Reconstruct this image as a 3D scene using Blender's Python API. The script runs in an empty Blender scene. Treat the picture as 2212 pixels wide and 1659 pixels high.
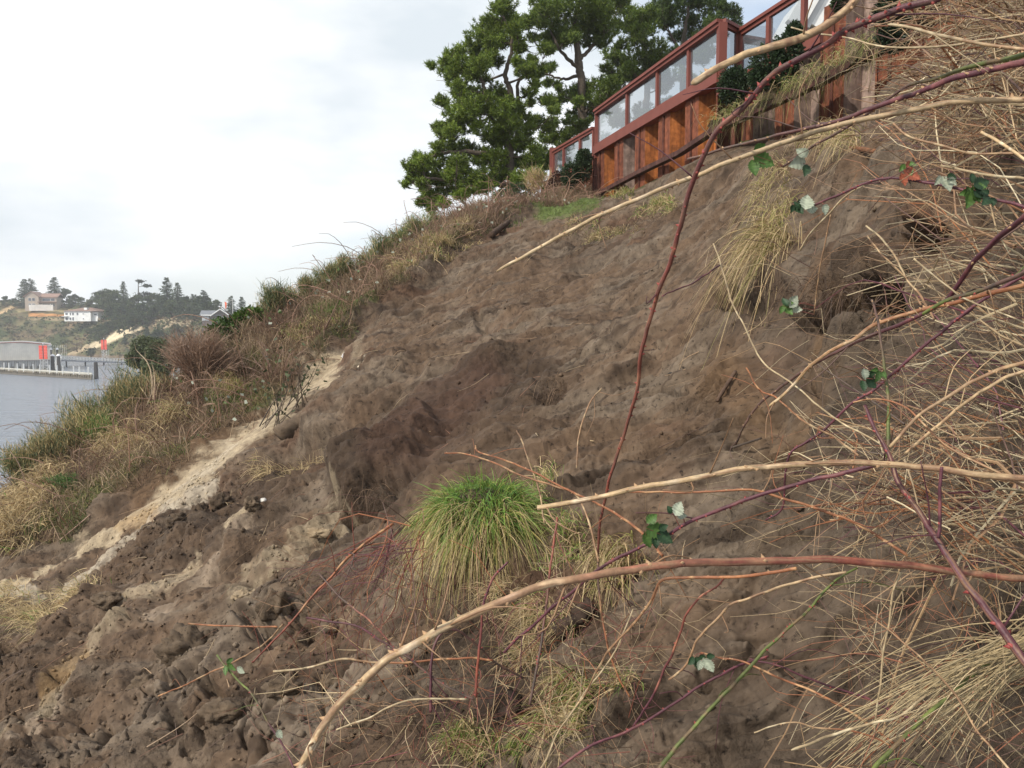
import bpy, math, random
import numpy as np
from mathutils import Vector
random.seed(7)
RNG = np.random.default_rng(11)
SC = bpy.context.scene
COL = SC.collection

# ------------------------------------------------------------------ camera
F = 1720.0; CU = 1106.0; CV = 829.5          # focal length and centre in plan units of the photograph
PITCH = math.atan((CV - 700.0) / F)          # the horizon lies at 700
cam_d = bpy.data.cameras.new("camera"); cam = bpy.data.objects.new("camera", cam_d); COL.objects.link(cam)
cam.location = (0, 0, 0); cam.rotation_euler = (math.pi/2 - PITCH, 0, 0)
cam_d.sensor_width = 36.0; cam_d.lens = 36.0 * F / 2212.0
cam_d.clip_start = 0.05; cam_d.clip_end = 6000.0
SC.camera = cam
FW = np.array([0, math.cos(PITCH), -math.sin(PITCH)]); UPV = np.array([0, math.sin(PITCH), math.cos(PITCH)])

# ------------------------------------------------------------------ sky, sun, exposure
SUN_EL = math.radians(38); SUN_DIR = np.array([-0.80, -0.60, 0.0])
SUN_DIR = SUN_DIR/np.linalg.norm(SUN_DIR)*math.cos(SUN_EL); SUN_DIR[2] = math.sin(SUN_EL)
w = bpy.data.worlds.new("World"); SC.world = w; w.use_nodes = True
nt = w.node_tree; nt.nodes.clear()
def wn(t): return nt.nodes.new(t)
sky = wn('ShaderNodeTexSky'); sky.sky_type = 'NISHITA'; sky.sun_disc = False
sky.sun_elevation = SUN_EL; sky.sun_rotation = math.atan2(SUN_DIR[0], SUN_DIR[1])
sky.air_density = 1.0; sky.dust_density = 1.5
bg1 = wn('ShaderNodeBackground'); bg1.inputs[1].default_value = 0.15
bg2 = wn('ShaderNodeBackground'); bg2.inputs[1].default_value = 1.0
tc = wn('ShaderNodeTexCoord'); mp = wn('ShaderNodeMapping'); mp.inputs['Scale'].default_value = (1.0, 1.0, 2.6)
mp.inputs['Location'].default_value = (0.3, 0.2, 0.1)
nz = wn('ShaderNodeTexNoise'); nz.inputs['Scale'].default_value = 1.9; nz.inputs['Detail'].default_value = 7; nz.inputs['Roughness'].default_value = 0.52
rp = wn('ShaderNodeValToRGB'); rp.color_ramp.elements[0].position = 0.40; rp.color_ramp.elements[1].position = 0.62
rp.color_ramp.elements[0].color = (0.32, 0.32, 0.32, 1)
nz2 = wn('ShaderNodeTexNoise'); nz2.inputs['Scale'].default_value = 3.1; nz2.inputs['Detail'].default_value = 6
rp2 = wn('ShaderNodeValToRGB'); rp2.color_ramp.elements[0].position = 0.36; rp2.color_ramp.elements[1].position = 0.60
rp2.color_ramp.elements[0].color = (0.58, 0.635, 0.68, 1); rp2.color_ramp.elements[1].color = (0.86, 0.87, 0.88, 1)
sx = wn('ShaderNodeSeparateXYZ'); mx1 = wn('ShaderNodeMapRange')   # clouds thicken towards the left of the view and the horizon
mx1.inputs['From Min'].default_value = -0.2; mx1.inputs['From Max'].default_value = 0.35
mx1.inputs['To Min'].default_value = 0.40; mx1.inputs['To Max'].default_value = 0.0
addn = wn('ShaderNodeMath'); addn.operation = 'ADD'; addn.use_clamp = True
mixs = wn('ShaderNodeMixShader'); out = wn('ShaderNodeOutputWorld')
L = nt.links.new
L(tc.outputs['Generated'], mp.inputs['Vector']); L(mp.outputs[0], nz.inputs['Vector']); L(mp.outputs[0], nz2.inputs['Vector'])
L(nz.outputs['Fac'], rp.inputs['Fac']); L(nz2.outputs['Fac'], rp2.inputs['Fac'])
L(tc.outputs['Generated'], sx.inputs[0]); L(sx.outputs['X'], mx1.inputs['Value'])
L(rp.outputs['Color'], addn.inputs[0]); L(mx1.outputs[0], addn.inputs[1])
L(sky.outputs[0], bg1.inputs[0]); L(rp2.outputs['Color'], bg2.inputs[0])
L(addn.outputs[0], mixs.inputs[0]); L(bg1.outputs[0], mixs.inputs[1]); L(bg2.outputs[0], mixs.inputs[2]); L(mixs.outputs[0], out.inputs[0])
sun_d = bpy.data.lights.new("sun", 'SUN'); sun_d.energy = 2.8; sun_d.angle = math.radians(2.0); sun_d.color = (1.0, 0.93, 0.82)
sun = bpy.data.objects.new("sun", sun_d); COL.objects.link(sun)
sun.rotation_euler = Vector((-SUN_DIR[0], -SUN_DIR[1], -SUN_DIR[2])).to_track_quat('-Z', 'Y').to_euler()
SC.view_settings.view_transform = 'Standard'; SC.view_settings.look = 'None'
SC.view_settings.exposure = 0.45; SC.view_settings.gamma = 1.0
SC.cycles.max_bounces = 6; SC.cycles.transparent_max_bounces = 12; SC.cycles.volume_bounces = 1

# ------------------------------------------------------------------ helpers
def P(u, v, Y):
    """world point at forward distance Y seen in direction (u, v)"""
    u = np.asarray(u, float); v = np.asarray(v, float); Y = np.asarray(Y, float)
    a = (u - CU)/F; b = (CV - v)/F
    dx = a; dy = FW[1] + b*UPV[1]; dz = FW[2] + b*UPV[2]
    t = Y/dy
    return np.stack(np.broadcast_arrays(dx*t, Y, dz*t), -1)
def PROJ(p):
    x, y, z = p[..., 0], p[..., 1], p[..., 2]
    d = y*FW[1] + z*FW[2]; up = y*UPV[1] + z*UPV[2]
    d = np.where(np.abs(d) < 1e-6, 1e-6, d)
    return CU + F*x/d, CV - F*up/d

_perm = np.random.default_rng(3).permutation(256); _perm = np.concatenate([_perm, _perm]).astype(np.int32)
_g = np.random.default_rng(5).normal(size=(256, 3)); _g = (_g/np.linalg.norm(_g, axis=1)[:, None]).astype(np.float32)
def noise3(p):
    p = np.asarray(p, np.float32)
    i = np.floor(p).astype(np.int32); f = p - i; i &= 255
    s = f*f*f*(f*(f*6-15)+10)
    r = 0
    for dx in (0, 1):
        wx = s[:, 0] if dx else 1-s[:, 0]; hx = _perm[(i[:, 0]+dx) & 255]
        for dy in (0, 1):
            wy = s[:, 1] if dy else 1-s[:, 1]; hy = _perm[(hx+i[:, 1]+dy) & 255]
            for dz in (0, 1):
                wz = s[:, 2] if dz else 1-s[:, 2]; h = _perm[(hy+i[:, 2]+dz) & 255]
                g = _g[h]
                r = r + wx*wy*wz*(g[:, 0]*(f[:, 0]-dx)+g[:, 1]*(f[:, 1]-dy)+g[:, 2]*(f[:, 2]-dz))
    return r*1.6
def fbm(p, sc, octv=4, gain=0.5, mode=0, seed=0.0):
    p = np.asarray(p, np.float32)*sc + seed; a = 1.0; r = 0; tot = 0
    for k in range(octv):
        n = noise3(p)
        if mode == 1: n = np.abs(n)*2-0.5         # billow: rounded lumps with creases
        if mode == 2: n = 0.5-np.abs(n)*2         # ridges
        r = r + a*n; tot += a; a *= gain; p = p*2.03+17.1
    return r/tot
def sstep(a, b, x):
    t = np.clip((x-a)/(b-a), 0, 1); return t*t*(3-2*t)

def new_mesh(name, V, quads=None, tris=None, mat=None, parent=None, col=None, smooth=False, mats=None, midx=None):
    V = np.ascontiguousarray(V, np.float32).reshape(-1, 3)
    me = bpy.data.meshes.new(name)
    q = np.zeros((0, 4), np.int32) if quads is None or len(quads) == 0 else np.asarray(quads, np.int32).reshape(-1, 4)
    t = np.zeros((0, 3), np.int32) if tris is None or len(tris) == 0 else np.asarray(tris, np.int32).reshape(-1, 3)
    me.vertices.add(len(V)); me.vertices.foreach_set('co', V.ravel())
    idx = np.concatenate([q.ravel(), t.ravel()]); me.loops.add(len(idx)); me.loops.foreach_set('vertex_index', idx)
    n = len(q)+len(t); me.polygons.add(n)
    st = np.concatenate([np.arange(len(q))*4, len(q)*4+np.arange(len(t))*3]).astype(np.int32)
    me.polygons.foreach_set('loop_start', st)
    me.polygons.foreach_set('loop_total', np.concatenate([np.full(len(q), 4), np.full(len(t), 3)]).astype(np.int32))
    me.polygons.foreach_set('use_smooth', np.full(n, bool(smooth)))
    if col is not None:
        at = me.color_attributes.new('tint', 'FLOAT_COLOR', 'POINT')
        c = np.ones((len(V), 4), np.float32); c[:, :3] = col; at.data.foreach_set('color', c.ravel())
    me.update(calc_edges=True); me.validate()
    if mats:
        for m in mats: me.materials.append(m)
        if midx is not None: me.polygons.foreach_set('material_index', np.asarray(midx, np.int32))
    elif mat: me.materials.append(mat)
    o = bpy.data.objects.new(name, me); COL.objects.link(o)
    if parent is not None: o.parent = parent
    return o
class MB:
    """collects geometry for ONE mesh object"""
    def __init__(s): s.V = []; s.Q = []; s.T = []; s.C = []; s.n = 0
    def add(s, V, Q=None, T=None, c=None):
        V = np.asarray(V, np.float32).reshape(-1, 3)
        if Q is not None and len(Q): s.Q.append(np.asarray(Q, np.int64).reshape(-1, 4)+s.n)
        if T is not None and len(T): s.T.append(np.asarray(T, np.int64).reshape(-1, 3)+s.n)
        if c is None: c = (1, 1, 1)
        c = np.asarray(c, np.float32); s.C.append(np.broadcast_to(c, (len(V), 3)))
        s.V.append(V); s.n += len(V); return s
    def box(s, x0, x1, y0, y1, z0, z1, c=None, M=None):
        V = np.array([[x, y, z] for z in (z0, z1) for y in (y0, y1) for x in (x0, x1)], float)
        if M is not None: V = M(V)
        return s.add(V, [[0, 2, 3, 1], [4, 5, 7, 6], [0, 1, 5, 4], [2, 6, 7, 3], [0, 4, 6, 2], [1, 3, 7, 5]], None, c)
    def bar(s, a, b, w, h, c=None, up=(0, 0, 1)):
        a = np.asarray(a, float); b = np.asarray(b, float); d = b-a; d = d/np.linalg.norm(d)
        r = np.cross(d, up); r = r/np.linalg.norm(r); n = np.cross(r, d)
        V = np.array([p+r*sx*w/2+n*sn*h/2 for p in (a, b) for sx, sn in ((-1, -1), (1, -1), (1, 1), (-1, 1))])
        return s.add(V, [[3, 2, 1, 0], [4, 5, 6, 7], [0, 1, 5, 4], [1, 2, 6, 5], [2, 3, 7, 6], [3, 0, 4, 7]], None, c)
    def tube(s, pts, rad, sides=6, c=None, cap=True):
        V, Q, T = tube_geo(pts, rad, sides, cap)
        if c is not None:
            c = np.asarray(c, float)
            if c.ndim == 2:
                c = np.repeat(c, sides, 0)
                if cap: c = np.vstack([c, c[:1], c[-1:]])
        return s.add(V, Q, T, c)
    def prism(s, poly, z0, z1, c=None, M=None):
        n = len(poly); V = np.array([[x, y, z] for z in (z0, z1) for x, y in poly], float)
        if M is not None: V = M(V)
        Q = [[i, (i+1) % n, n+(i+1) % n, n+i] for i in range(n)]
        T = [[0, i+1, i] for i in range(1, n-1)]+[[n, n+i, n+i+1] for i in range(1, n-1)]
        return s.add(V, Q, T, c)
    def build(s, name, mat, parent=None, smooth=False):
        return new_mesh(name, np.vstack(s.V), np.vstack(s.Q) if s.Q else None, np.vstack(s.T) if s.T else None, mat, parent, np.vstack(s.C), smooth)
def tube_geo(pts, rad, sides=6, cap=True):
    p = np.asarray(pts, float); n = len(p); rad = np.broadcast_to(np.asarray(rad, float), (n,))
    d = np.gradient(p, axis=0); d /= np.linalg.norm(d, axis=1)[:, None]+1e-12
    ref = np.array([0.31, 0.17, 0.93]) if abs(d[0, 2]) < 0.8 else np.array([1.0, 0.1, 0.2])
    r = np.cross(d[0], ref); r /= np.linalg.norm(r); R = np.zeros((n, 3))
    for i in range(n):
        r = r-d[i]*np.dot(r, d[i]); r /= np.linalg.norm(r); R[i] = r
    B = np.cross(d, R); an = np.arange(sides)*2*math.pi/sides
    V = p[:, None]+rad[:, None, None]*(np.cos(an)[None, :, None]*R[:, None]+np.sin(an)[None, :, None]*B[:, None])
    V = V.reshape(-1, 3); i = np.arange(n-1)[:, None]*sides; j = np.arange(sides)[None]; k = (j+1) % sides
    Q = np.stack([i+j, i+k, i+sides+k, i+sides+j], -1).reshape(-1, 4); T = None
    if cap:
        V = np.vstack([V, p[:1], p[-1:]]); a = n*sides; jj = np.arange(sides); kk = (jj+1) % sides
        T = np.vstack([np.stack([kk, jj, np.full(sides, a)], -1), np.stack([(n-1)*sides+jj, (n-1)*sides+kk, np.full(sides, a+1)], -1)])
    return V, Q, T
def spline(pts, n):
    p = np.asarray(pts, float); m = len(p)
    if m == 2:
        t = np.linspace(0, 1, n)[:, None]; return p[0]*(1-t)+p[1]*t
    p = np.vstack([2*p[0]-p[1], p, 2*p[-1]-p[-2]])
    t = np.linspace(0, m-1-1e-6, n); i = t.astype(int); f = (t-i)[:, None]
    a, b, c, d = p[i], p[i+1], p[i+2], p[i+3]
    return 0.5*(2*b+(c-a)*f+(2*a-5*b+4*c-d)*f*f+(3*b-a-3*c+d)*f**3)
def ribbons(base, dirs, length, width, droop, nseg, col, taper=1.0, bend=None, coltip=None):
    """flat tapering blades; returns V, quads, colours"""
    N = len(base); t = np.linspace(0, 1, nseg+1)
    d = dirs/(np.linalg.norm(dirs, axis=1)[:, None]+1e-9)
    length = np.broadcast_to(length, (N,)); width = np.broadcast_to(width, (N,)); droop = np.broadcast_to(droop, (N,))
    c = base[:, None]+d[:, None]*(length[:, None]*t[None])[..., None]
    c[..., 2] -= (droop*length)[:, None]*(t**2)[None]
    if bend is not None: c = c+bend[:, None]*((t**2)[None]*length[:, None])[..., None]
    s = np.cross(d, RNG.normal(size=(N, 3))); s /= np.linalg.norm(s, axis=1)[:, None]+1e-9
    wv = 0.5*width[:, None]*(1-taper*t**1.5)[None]+width[:, None]*0.03
    V = np.stack([c-s[:, None]*wv[..., None], c+s[:, None]*wv[..., None]], 2).reshape(-1, 3)
    b = (np.arange(N)*(nseg+1)*2)[:, None]+(np.arange(nseg)*2)[None]
    Q = np.stack([b, b+1, b+3, b+2], -1).reshape(-1, 4)
    col = np.broadcast_to(col, (N, 3)); ct = col if coltip is None else np.broadcast_to(coltip, (N, 3))
    C = (col[:, None]*(1-t)[None, :, None]+ct[:, None]*t[None, :, None]); C = np.repeat(C[:, :, None], 2, 2).reshape(-1, 3)
    return V, Q, C
def tag(o, label=None, cat=None, group=None, kind=None):
    if label: o['label'] = label
    if cat: o['category'] = cat
    if group: o['group'] = group
    if kind: o['kind'] = kind
    return o
def thing(name, label, cat, loc=(0, 0, 0), group=None):
    o = bpy.data.objects.new(name, None); COL.objects.link(o); o.empty_display_size = 0.2; o.location = loc
    return tag(o, label, cat, group)
def at_base(o, base):
    """move a mesh object's origin to its base"""
    base = Vector([float(x) for x in base]); 
    for vtx in o.data.vertices: vtx.co -= base
    o.location = base; return o

# ------------------------------------------------------------------ materials
def mat_new(name):
    m = bpy.data.materials.new(name); m.use_nodes = True; n = m.node_tree.nodes; n.clear()
    o = n.new('ShaderNodeOutputMaterial'); b = n.new('ShaderNodeBsdfPrincipled'); m.node_tree.links.new(b.outputs[0], o.inputs[0])
    return m, m.node_tree, b, o
def mat_tint(name, rough=0.8, nscale=8.0, namt=0.35, bump=0.0, bscale=None, trans=0.0, spec=0.3, stretch=None, tint=(1, 1, 1)):
    """colour from the mesh's own tint, broken up by noise"""
    m, t, b, o = mat_new(name); n = t.nodes; l = t.links.new
    at = n.new('ShaderNodeAttribute'); at.attribute_name = 'tint'
    tcn = n.new('ShaderNodeTexCoord'); nzn = n.new('ShaderNodeTexNoise'); nzn.inputs['Scale'].default_value = nscale; nzn.inputs['Detail'].default_value = 5
    if stretch:
        mpn = n.new('ShaderNodeMapping'); mpn.inputs['Scale'].default_value = stretch; l(tcn.outputs['Object'], mpn.inputs[0]); l(mpn.outputs[0], nzn.inputs['Vector'])
    else: l(tcn.outputs['Object'], nzn.inputs['Vector'])
    mr = n.new('ShaderNodeMapRange'); mr.inputs['From Min'].default_value = 0.25; mr.inputs['From Max'].default_value = 0.75
    mr.inputs['To Min'].default_value = 1-namt; mr.inputs['To Max'].default_value = 1+namt; l(nzn.outputs['Fac'], mr.inputs['Value'])
    mu = n.new('ShaderNodeVectorMath'); mu.operation = 'SCALE'; l(at.outputs['Color'], mu.inputs[0]); l(mr.outputs[0], mu.inputs['Scale'])
    mt = n.new('ShaderNodeVectorMath'); mt.operation = 'MULTIPLY'; mt.inputs[1].default_value = tint; l(mu.outputs[0], mt.inputs[0])
    l(mt.outputs[0], b.inputs['Base Color']); b.inputs['Roughness'].default_value = rough; b.inputs['Specular IOR Level'].default_value = spec
    if bump:
        nb = n.new('ShaderNodeTexNoise'); nb.inputs['Scale'].default_value = bscale or nscale*4; nb.inputs['Detail'].default_value = 6
        l(tcn.outputs['Object'], nb.inputs['Vector']); bp = n.new('ShaderNodeBump'); bp.inputs['Strength'].default_value = 1.0; bp.inputs['Distance'].default_value = bump
        l(nb.outputs['Fac'], bp.inputs['Height']); l(bp.outputs[0], b.inputs['Normal'])
    if trans:
        tr = n.new('ShaderNodeBsdfTranslucent'); ms = n.new('ShaderNodeMixShader'); ms.inputs[0].default_value = trans
        l(mt.outputs[0], tr.inputs['Color']); l(b.outputs[0], ms.inputs[1]); l(tr.outputs[0], ms.inputs[2]); l(ms.outputs[0], o.inputs[0])
    return m
def mat_soil():
    m, t, b, o = mat_new('soil'); n = t.nodes; l = t.links.new
    at = n.new('ShaderNodeAttribute'); at.attribute_name = 'tint'; tcn = n.new('ShaderNodeTexCoord')
    def nz(sc, det, rough):
        k = n.new('ShaderNodeTexNoise'); k.inputs['Scale'].default_value = sc; k.inputs['Detail'].default_value = det; k.inputs['Roughness'].default_value = rough; l(tcn.outputs['Object'], k.inputs['Vector']); return k
    a = nz(7.0, 10, .62); c2 = nz(23.0, 6, .7); d2 = nz(60.0, 4, .6)
    r1 = n.new('ShaderNodeValToRGB'); e = r1.color_ramp.elements; e[0].position = .30; e[0].color = (.62, .59, .57, 1); e[1].position = .70; e[1].color = (1.32, 1.30, 1.26, 1); l(a.outputs['Fac'], r1.inputs[0])
    r2 = n.new('ShaderNodeValToRGB'); e = r2.color_ramp.elements; e[0].position = .34; e[0].color = (.25, .24, .24, 1); e[1].position = .43; e[1].color = (1, 1, 1, 1); l(c2.outputs['Fac'], r2.inputs[0])   # small dark pits
    r3 = n.new('ShaderNodeValToRGB'); e = r3.color_ramp.elements; e[0].position = .70; e[0].color = (1, 1, 1, 1); e[1].position = .76; e[1].color = (1.9, 1.8, 1.6, 1); l(d2.outputs['Fac'], r3.inputs[0])      # pale grit
    m1 = n.new('ShaderNodeVectorMath'); m1.operation = 'MULTIPLY'; l(at.outputs['Color'], m1.inputs[0]); l(r1.outputs[0], m1.inputs[1])
    m2 = n.new('ShaderNodeVectorMath'); m2.operation = 'MULTIPLY'; l(m1.outputs[0], m2.inputs[0]); l(r2.outputs[0], m2.inputs[1])
    m3 = n.new('ShaderNodeVectorMath'); m3.operation = 'MULTIPLY'; l(m2.outputs[0], m3.inputs[0]); l(r3.outputs[0], m3.inputs[1]); l(m3.outputs[0], b.inputs['Base Color'])
    ad = n.new('ShaderNodeMath'); ad.operation = 'MULTIPLY_ADD'; ad.inputs[1].default_value = .35; l(c2.outputs['Fac'], ad.inputs[0]); l(a.outputs['Fac'], ad.inputs[2])
    bp = n.new('ShaderNodeBump'); bp.inputs['Distance'].default_value = .075; pm = nz(.9, 3, .5); pr = n.new('ShaderNodeMapRange'); pr.inputs['From Min'].default_value = .42; pr.inputs['From Max'].default_value = .62; pr.inputs['To Min'].default_value = .22; pr.inputs['To Max'].default_value = 1.0; l(pm.outputs['Fac'], pr.inputs['Value']); l(pr.outputs[0], bp.inputs['Strength']); l(ad.outputs[0], bp.inputs['Height']); l(bp.outputs[0], b.inputs['Normal'])
    b.inputs['Roughness'].default_value = .85; b.inputs['Specular IOR Level'].default_value = .25
    return m
M_SOIL = mat_soil()
M_BLADE = mat_tint('grass_blades', 0.6, 3.0, 0.15, trans=0.25)
M_NEEDLE = mat_tint('needles', 0.55, 1.2, 0.25, trans=0.2)
M_LEAF = mat_tint('leaves', 0.5, 6.0, 0.2, trans=0.2)
M_BARK = mat_tint('bark', 0.9, 14.0, 0.35, 0.01, 40)
M_CANE = mat_tint('cane_bark', 0.5, 120.0, 0.22, 0.0008, 240, spec=0.4)
M_PAINT = mat_tint('weathered_paint', 0.6, 3.0, 0.12, spec=0.35)
M_FAR = mat_tint('far_surfaces', 0.8, 0.35, 0.18, spec=0.2)
M_FARVEG = mat_tint('far_foliage', 0.8, 0.5, 0.3, trans=0.1)
# ================================================================== BLUFF TERRAIN
CTRL = [  # u, v, forward distance
 (2212,1659,2.8),(2212,1400,2.9),(2212,1100,3.1),(2212,700,3.5),(2212,300,4.0),(2212,0,4.6),(2600,900,2.2),(2600,1659,2.1),
 (1900,1659,2.95),(1900,1400,3.3),(1900,1150,3.8),(1900,900,4.3),(1900,640,5.0),(1960,430,5.8),
 (1700,1100,4.4),(1700,900,5.2),(1700,700,6.3),(1650,520,8.3),(1600,338,15.6),(1700,302,14.6),(1750,288,14.2),(1850,266,13.2),(1950,245,11.6),(1820,300,10.4),(1700,380,11.2),
 (1500,1659,3.2),(1500,1450,3.6),(1500,1200,4.4),(1500,1000,5.5),(1450,800,7.6),(1450,620,11),(1400,480,16),
 (1106,1659,3.6),(1106,1350,4.6),(1106,1180,5.2),(1106,1000,6.6),(1150,860,8.6),(1100,750,11),(1200,640,13.5),(1250,530,16.6),
 (700,1659,4.3),(700,1450,5.4),(700,1250,6.8),(760,1090,8.2),(850,960,9.6),(900,820,11.5),(950,690,14.5),(1050,570,17.5),
 (350,1659,5.2),(0,1659,6.2),(0,1400,9.3),(350,1400,7.2),(350,1200,9.4),(550,1060,10.2),(600,930,12),(740,800,14),
 (430,980,13.2),(250,1070,13.0),(100,1140,12.8),(0,1190,12.5),(0,1100,14.0),(200,940,16),(350,840,16.6),(500,735,17),(600,675,18),(700,637,18.6),
 (800,578,19.6),(900,515,21.2),(1000,462,23.5),(1150,432,28),(600,850,15),(720,735,16.2),(830,625,17.8),(1000,515,20),(1200,452,23.5),
 (1285,440,24.6),(1560,322,16.8),(1500,352,18.2),(1440,384,19.7),(1360,415,22.2),
]
WORLD_CTRL = [
 (0,0,-1.65),(1.6,0,-0.6),(-3,0,-3.3),(3,0,1.2),(-6,2,-5.2),(0,-4,-2.2),(4,-3,1.5),(-10,6,-7.0),(-13,13,-6.6),(-18,10,-12),(-20,20,-13),(-14,22,-10),
 (-10,24,-6.5),(-8,30,-6.0),(-5,30,-2.0),(-3,36,-1.0),(-9,40,-8),(-20,40,-17),(-30,25,-18),(-30,0,-18),(-2,45,0.0),(1,36,3.9),(1,46,3.5),
 (3.5,27,5.2),(6.6,20,5.4),(9.5,17,5.6),(11,14,6.2),(5.75,15.55,3.5),(6.3,14.3,3.4),(7.0,12.5,3.1),(5.25,17.0,3.75),(5,34,5.0),(9,30,5.8),(12,20,6.2),(10,11,6.8),(10,45,5.5),(16,14,7.0),(5.5,4,4.6),(8,7,6.6),(6,0,4.0),(14,0,7.2),(20,30,6.5),(20,50,6),
]
_cp = np.array([P(*c) for c in CTRL]+[np.array(c, float) for c in WORLD_CTRL])
def _tps(r2): return 0.5*r2*np.log(np.maximum(r2, 1e-9))
_XY = _cp[:, :2]
_n = len(_cp); _K = _tps(((_XY[:, None]-_XY[None])**2).sum(-1))+np.eye(_n)*0.25
_Pm = np.hstack([np.ones((_n, 1)), _XY]); _A = np.block([[_K, _Pm], [_Pm.T, np.zeros((3, 3))]])
_W = np.linalg.solve(_A, np.concatenate([_cp[:, 2], np.zeros(3)]))
def H0(x, y):
    x = np.asarray(x, float); y = np.asarray(y, float); r = np.full(x.shape, _W[_n])+_W[_n+1]*x+_W[_n+2]*y
    for i in range(_n): r = r+_W[i]*_tps((x-_XY[i, 0])**2+(y-_XY[i, 1])**2)
    return r
# coarse lookup of the smooth height, bilinear
_gx = np.linspace(-42, 32, 371); _gy = np.linspace(-6, 66, 361)
_GH = np.maximum(H0(*np.meshgrid(_gx, _gy)), -19.0)
def H(x, y):
    fx = np.clip((np.asarray(x, float)+42)/74*370, 0, 369.999); fy = np.clip((np.asarray(y, float)+6)/72*360, 0, 359.999)
    i = fx.astype(int); j = fy.astype(int); a = fx-i; b = fy-j
    return (_GH[j, i]*(1-a)+_GH[j, i+1]*a)*(1-b)+(_GH[j+1, i]*(1-a)+_GH[j+1, i+1]*a)*b
def HIT(u, v, y0=1.5, y1=60):
    """where the view ray (u, v) meets the smooth slope"""
    u = np.atleast_1d(np.asarray(u, float)); v = np.atleast_1d(np.asarray(v, float)); res = np.full(u.shape, np.nan)
    ys = np.exp(np.linspace(math.log(y0), math.log(y1), 700)); prev = np.full(u.shape, y0)
    for y in ys:
        p = P(u, v, np.full(u.shape, y)); below = (p[:, 2] < H(p[:, 0], p[:, 1])) & np.isnan(res)
        res[below] = 0.5*(y+prev[below]); prev[:] = y
    ok = ~np.isnan(res); p = P(u, v, np.where(ok, res, 30.0)); p[:, 2] = np.where(ok, H(p[:, 0], p[:, 1]), p[:, 2])
    return p, ok
def NRM(x, y, e=0.05):
    zx = (H(x+e, y)-H(x-e, y))/(2*e); zy = (H(x, y+e)-H(x, y-e))/(2*e)
    n = np.stack([-zx, -zy, np.ones_like(zx)], -1); return n/np.linalg.norm(n, axis=-1)[..., None]
RIM = np.array([(-400,13.0),(0,12.6),(100,12.9),(250,13.1),(430,13.4),(600,15.0),(720,16.2),(830,17.6),(930,18.4),(1000,20.0),(1100,21.5),(1200,22.5),(1290,23.5),(1400,19.6),(1500,18.3),(1600,16.8),(1800,14.2),(2000,12.5),(2400,11.0)])
def YRIM(u): return np.interp(u, RIM[:, 0], RIM[:, 1])
def seg_mask(u, v, pts, soft=0.35):
    """1 inside a brush stroke of varying half width (u, v, w)"""
    best = np.full(u.shape, 9.0)
    for (a, b, wa), (c, d, wb) in zip(pts[:-1], pts[1:]):
        dx, dy = c-a, d-b; t = np.clip(((u-a)*dx+(v-b)*dy)/(dx*dx+dy*dy+1e-9), 0, 1)
        best = np.minimum(best, np.hypot(u-a-t*dx, v-b-t*dy)/(wa+(wb-wa)*t))
    return 1-sstep(1-soft, 1+soft, best)
NC, NR = 1150, 1150
_ca = np.concatenate([np.linspace(-1.5, -0.72, 60, endpoint=False), np.linspace(-0.72, 0.72, NC-120, endpoint=False), np.linspace(0.72, 1.6, 60)])
_w = np.linspace(0, 1, 4000); _lin = np.exp(np.log(1.05)+_w*(math.log(62/1.05)))
_dens = np.interp(_lin, [1.05, 2.4, 3.0, 5, 9, 17, 24, 30, 62], [0.5, 1.6, 2.3, 2.2, 1.8, 1.6, 0.9, 0.4, 0.12])
_cd = np.cumsum(_dens); _cd = (_cd-_cd[0])/(_cd[-1]-_cd[0]); _ry = np.interp(np.linspace(0, 1, NR), _cd, _lin)
A_, Y_ = np.meshgrid(_ca, _ry); X_ = A_*Y_; x = X_.ravel(); y = Y_.ravel(); z = H(x, y)
Nn = NRM(x, y); base = np.stack([x, y, z], -1); pf = base.astype(np.float32)
uu, vv = PROJ(base)
wu = uu+fbm(pf, 1.3, 3, seed=3.1)*38; wv_ = vv+fbm(pf, 1.3, 3, seed=9.7)*38      # ragged edges
fu = uu+fbm(pf, 3.5, 6, .62, seed=5.1)*20; fv = vv+fbm(pf, 3.5, 6, .62, seed=2.7)*20
veg = sstep(-0.16, 0.16, y-YRIM(uu)+.1+fbm(pf, 0.9, 3, seed=1.0)*1.1+fbm(pf, 5.0, 4, .65, seed=6.0)*.7)*(1-sstep(1900, 2100, uu))
veg = np.where(uu > 1285, veg*sstep(-0.2, 0.3, y-YRIM(uu)), veg)
# zone of broken clods at the lower left and along the middle
clod = np.clip(seg_mask(wu, wv_, [(0,1560,190),(350,1560,190),(650,1480,160),(900,1560,130),(1150,1640,90)])+
  seg_mask(wu, wv_, [(480,1050,60),(380,1150,75),(250,1300,80)])+seg_mask(wu, wv_, [(560,1200,60),(620,1300,80),(560,1400,90)])+0.5*seg_mask(wu, wv_, [(40,1370,60),(200,1330,50)]), 0, 1)*(1-veg)
mid = (1-clod)*(1-veg)
aniso = np.stack([pf[:, 0]*0.55+pf[:, 2]*0.3, pf[:, 1]*1.5, pf[:, 2]*0.7], -1)
d = 0.30*fbm(pf, 0.55, 3, seed=4.4)*(1-0.3*veg)
d += mid*(0.16*fbm(aniso, 1.6, 4, seed=8.0)+0.09*fbm(np.stack([pf[:, 0]*.25, pf[:, 1]*1.8, pf[:, 2]*.35], -1), 1.5, 5, .58, mode=2, seed=33.0)+(.015+.055*sstep(-.1, .3, fbm(pf, .8, 2, seed=77.)))*fbm(pf, 6, 5, 0.62, seed=1.5)+0.07*fbm(pf, 2.6, 4, mode=1, seed=6.6)-0.05*sstep(.28, .5, fbm(pf, 5.0, 3, seed=15.5)))
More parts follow.
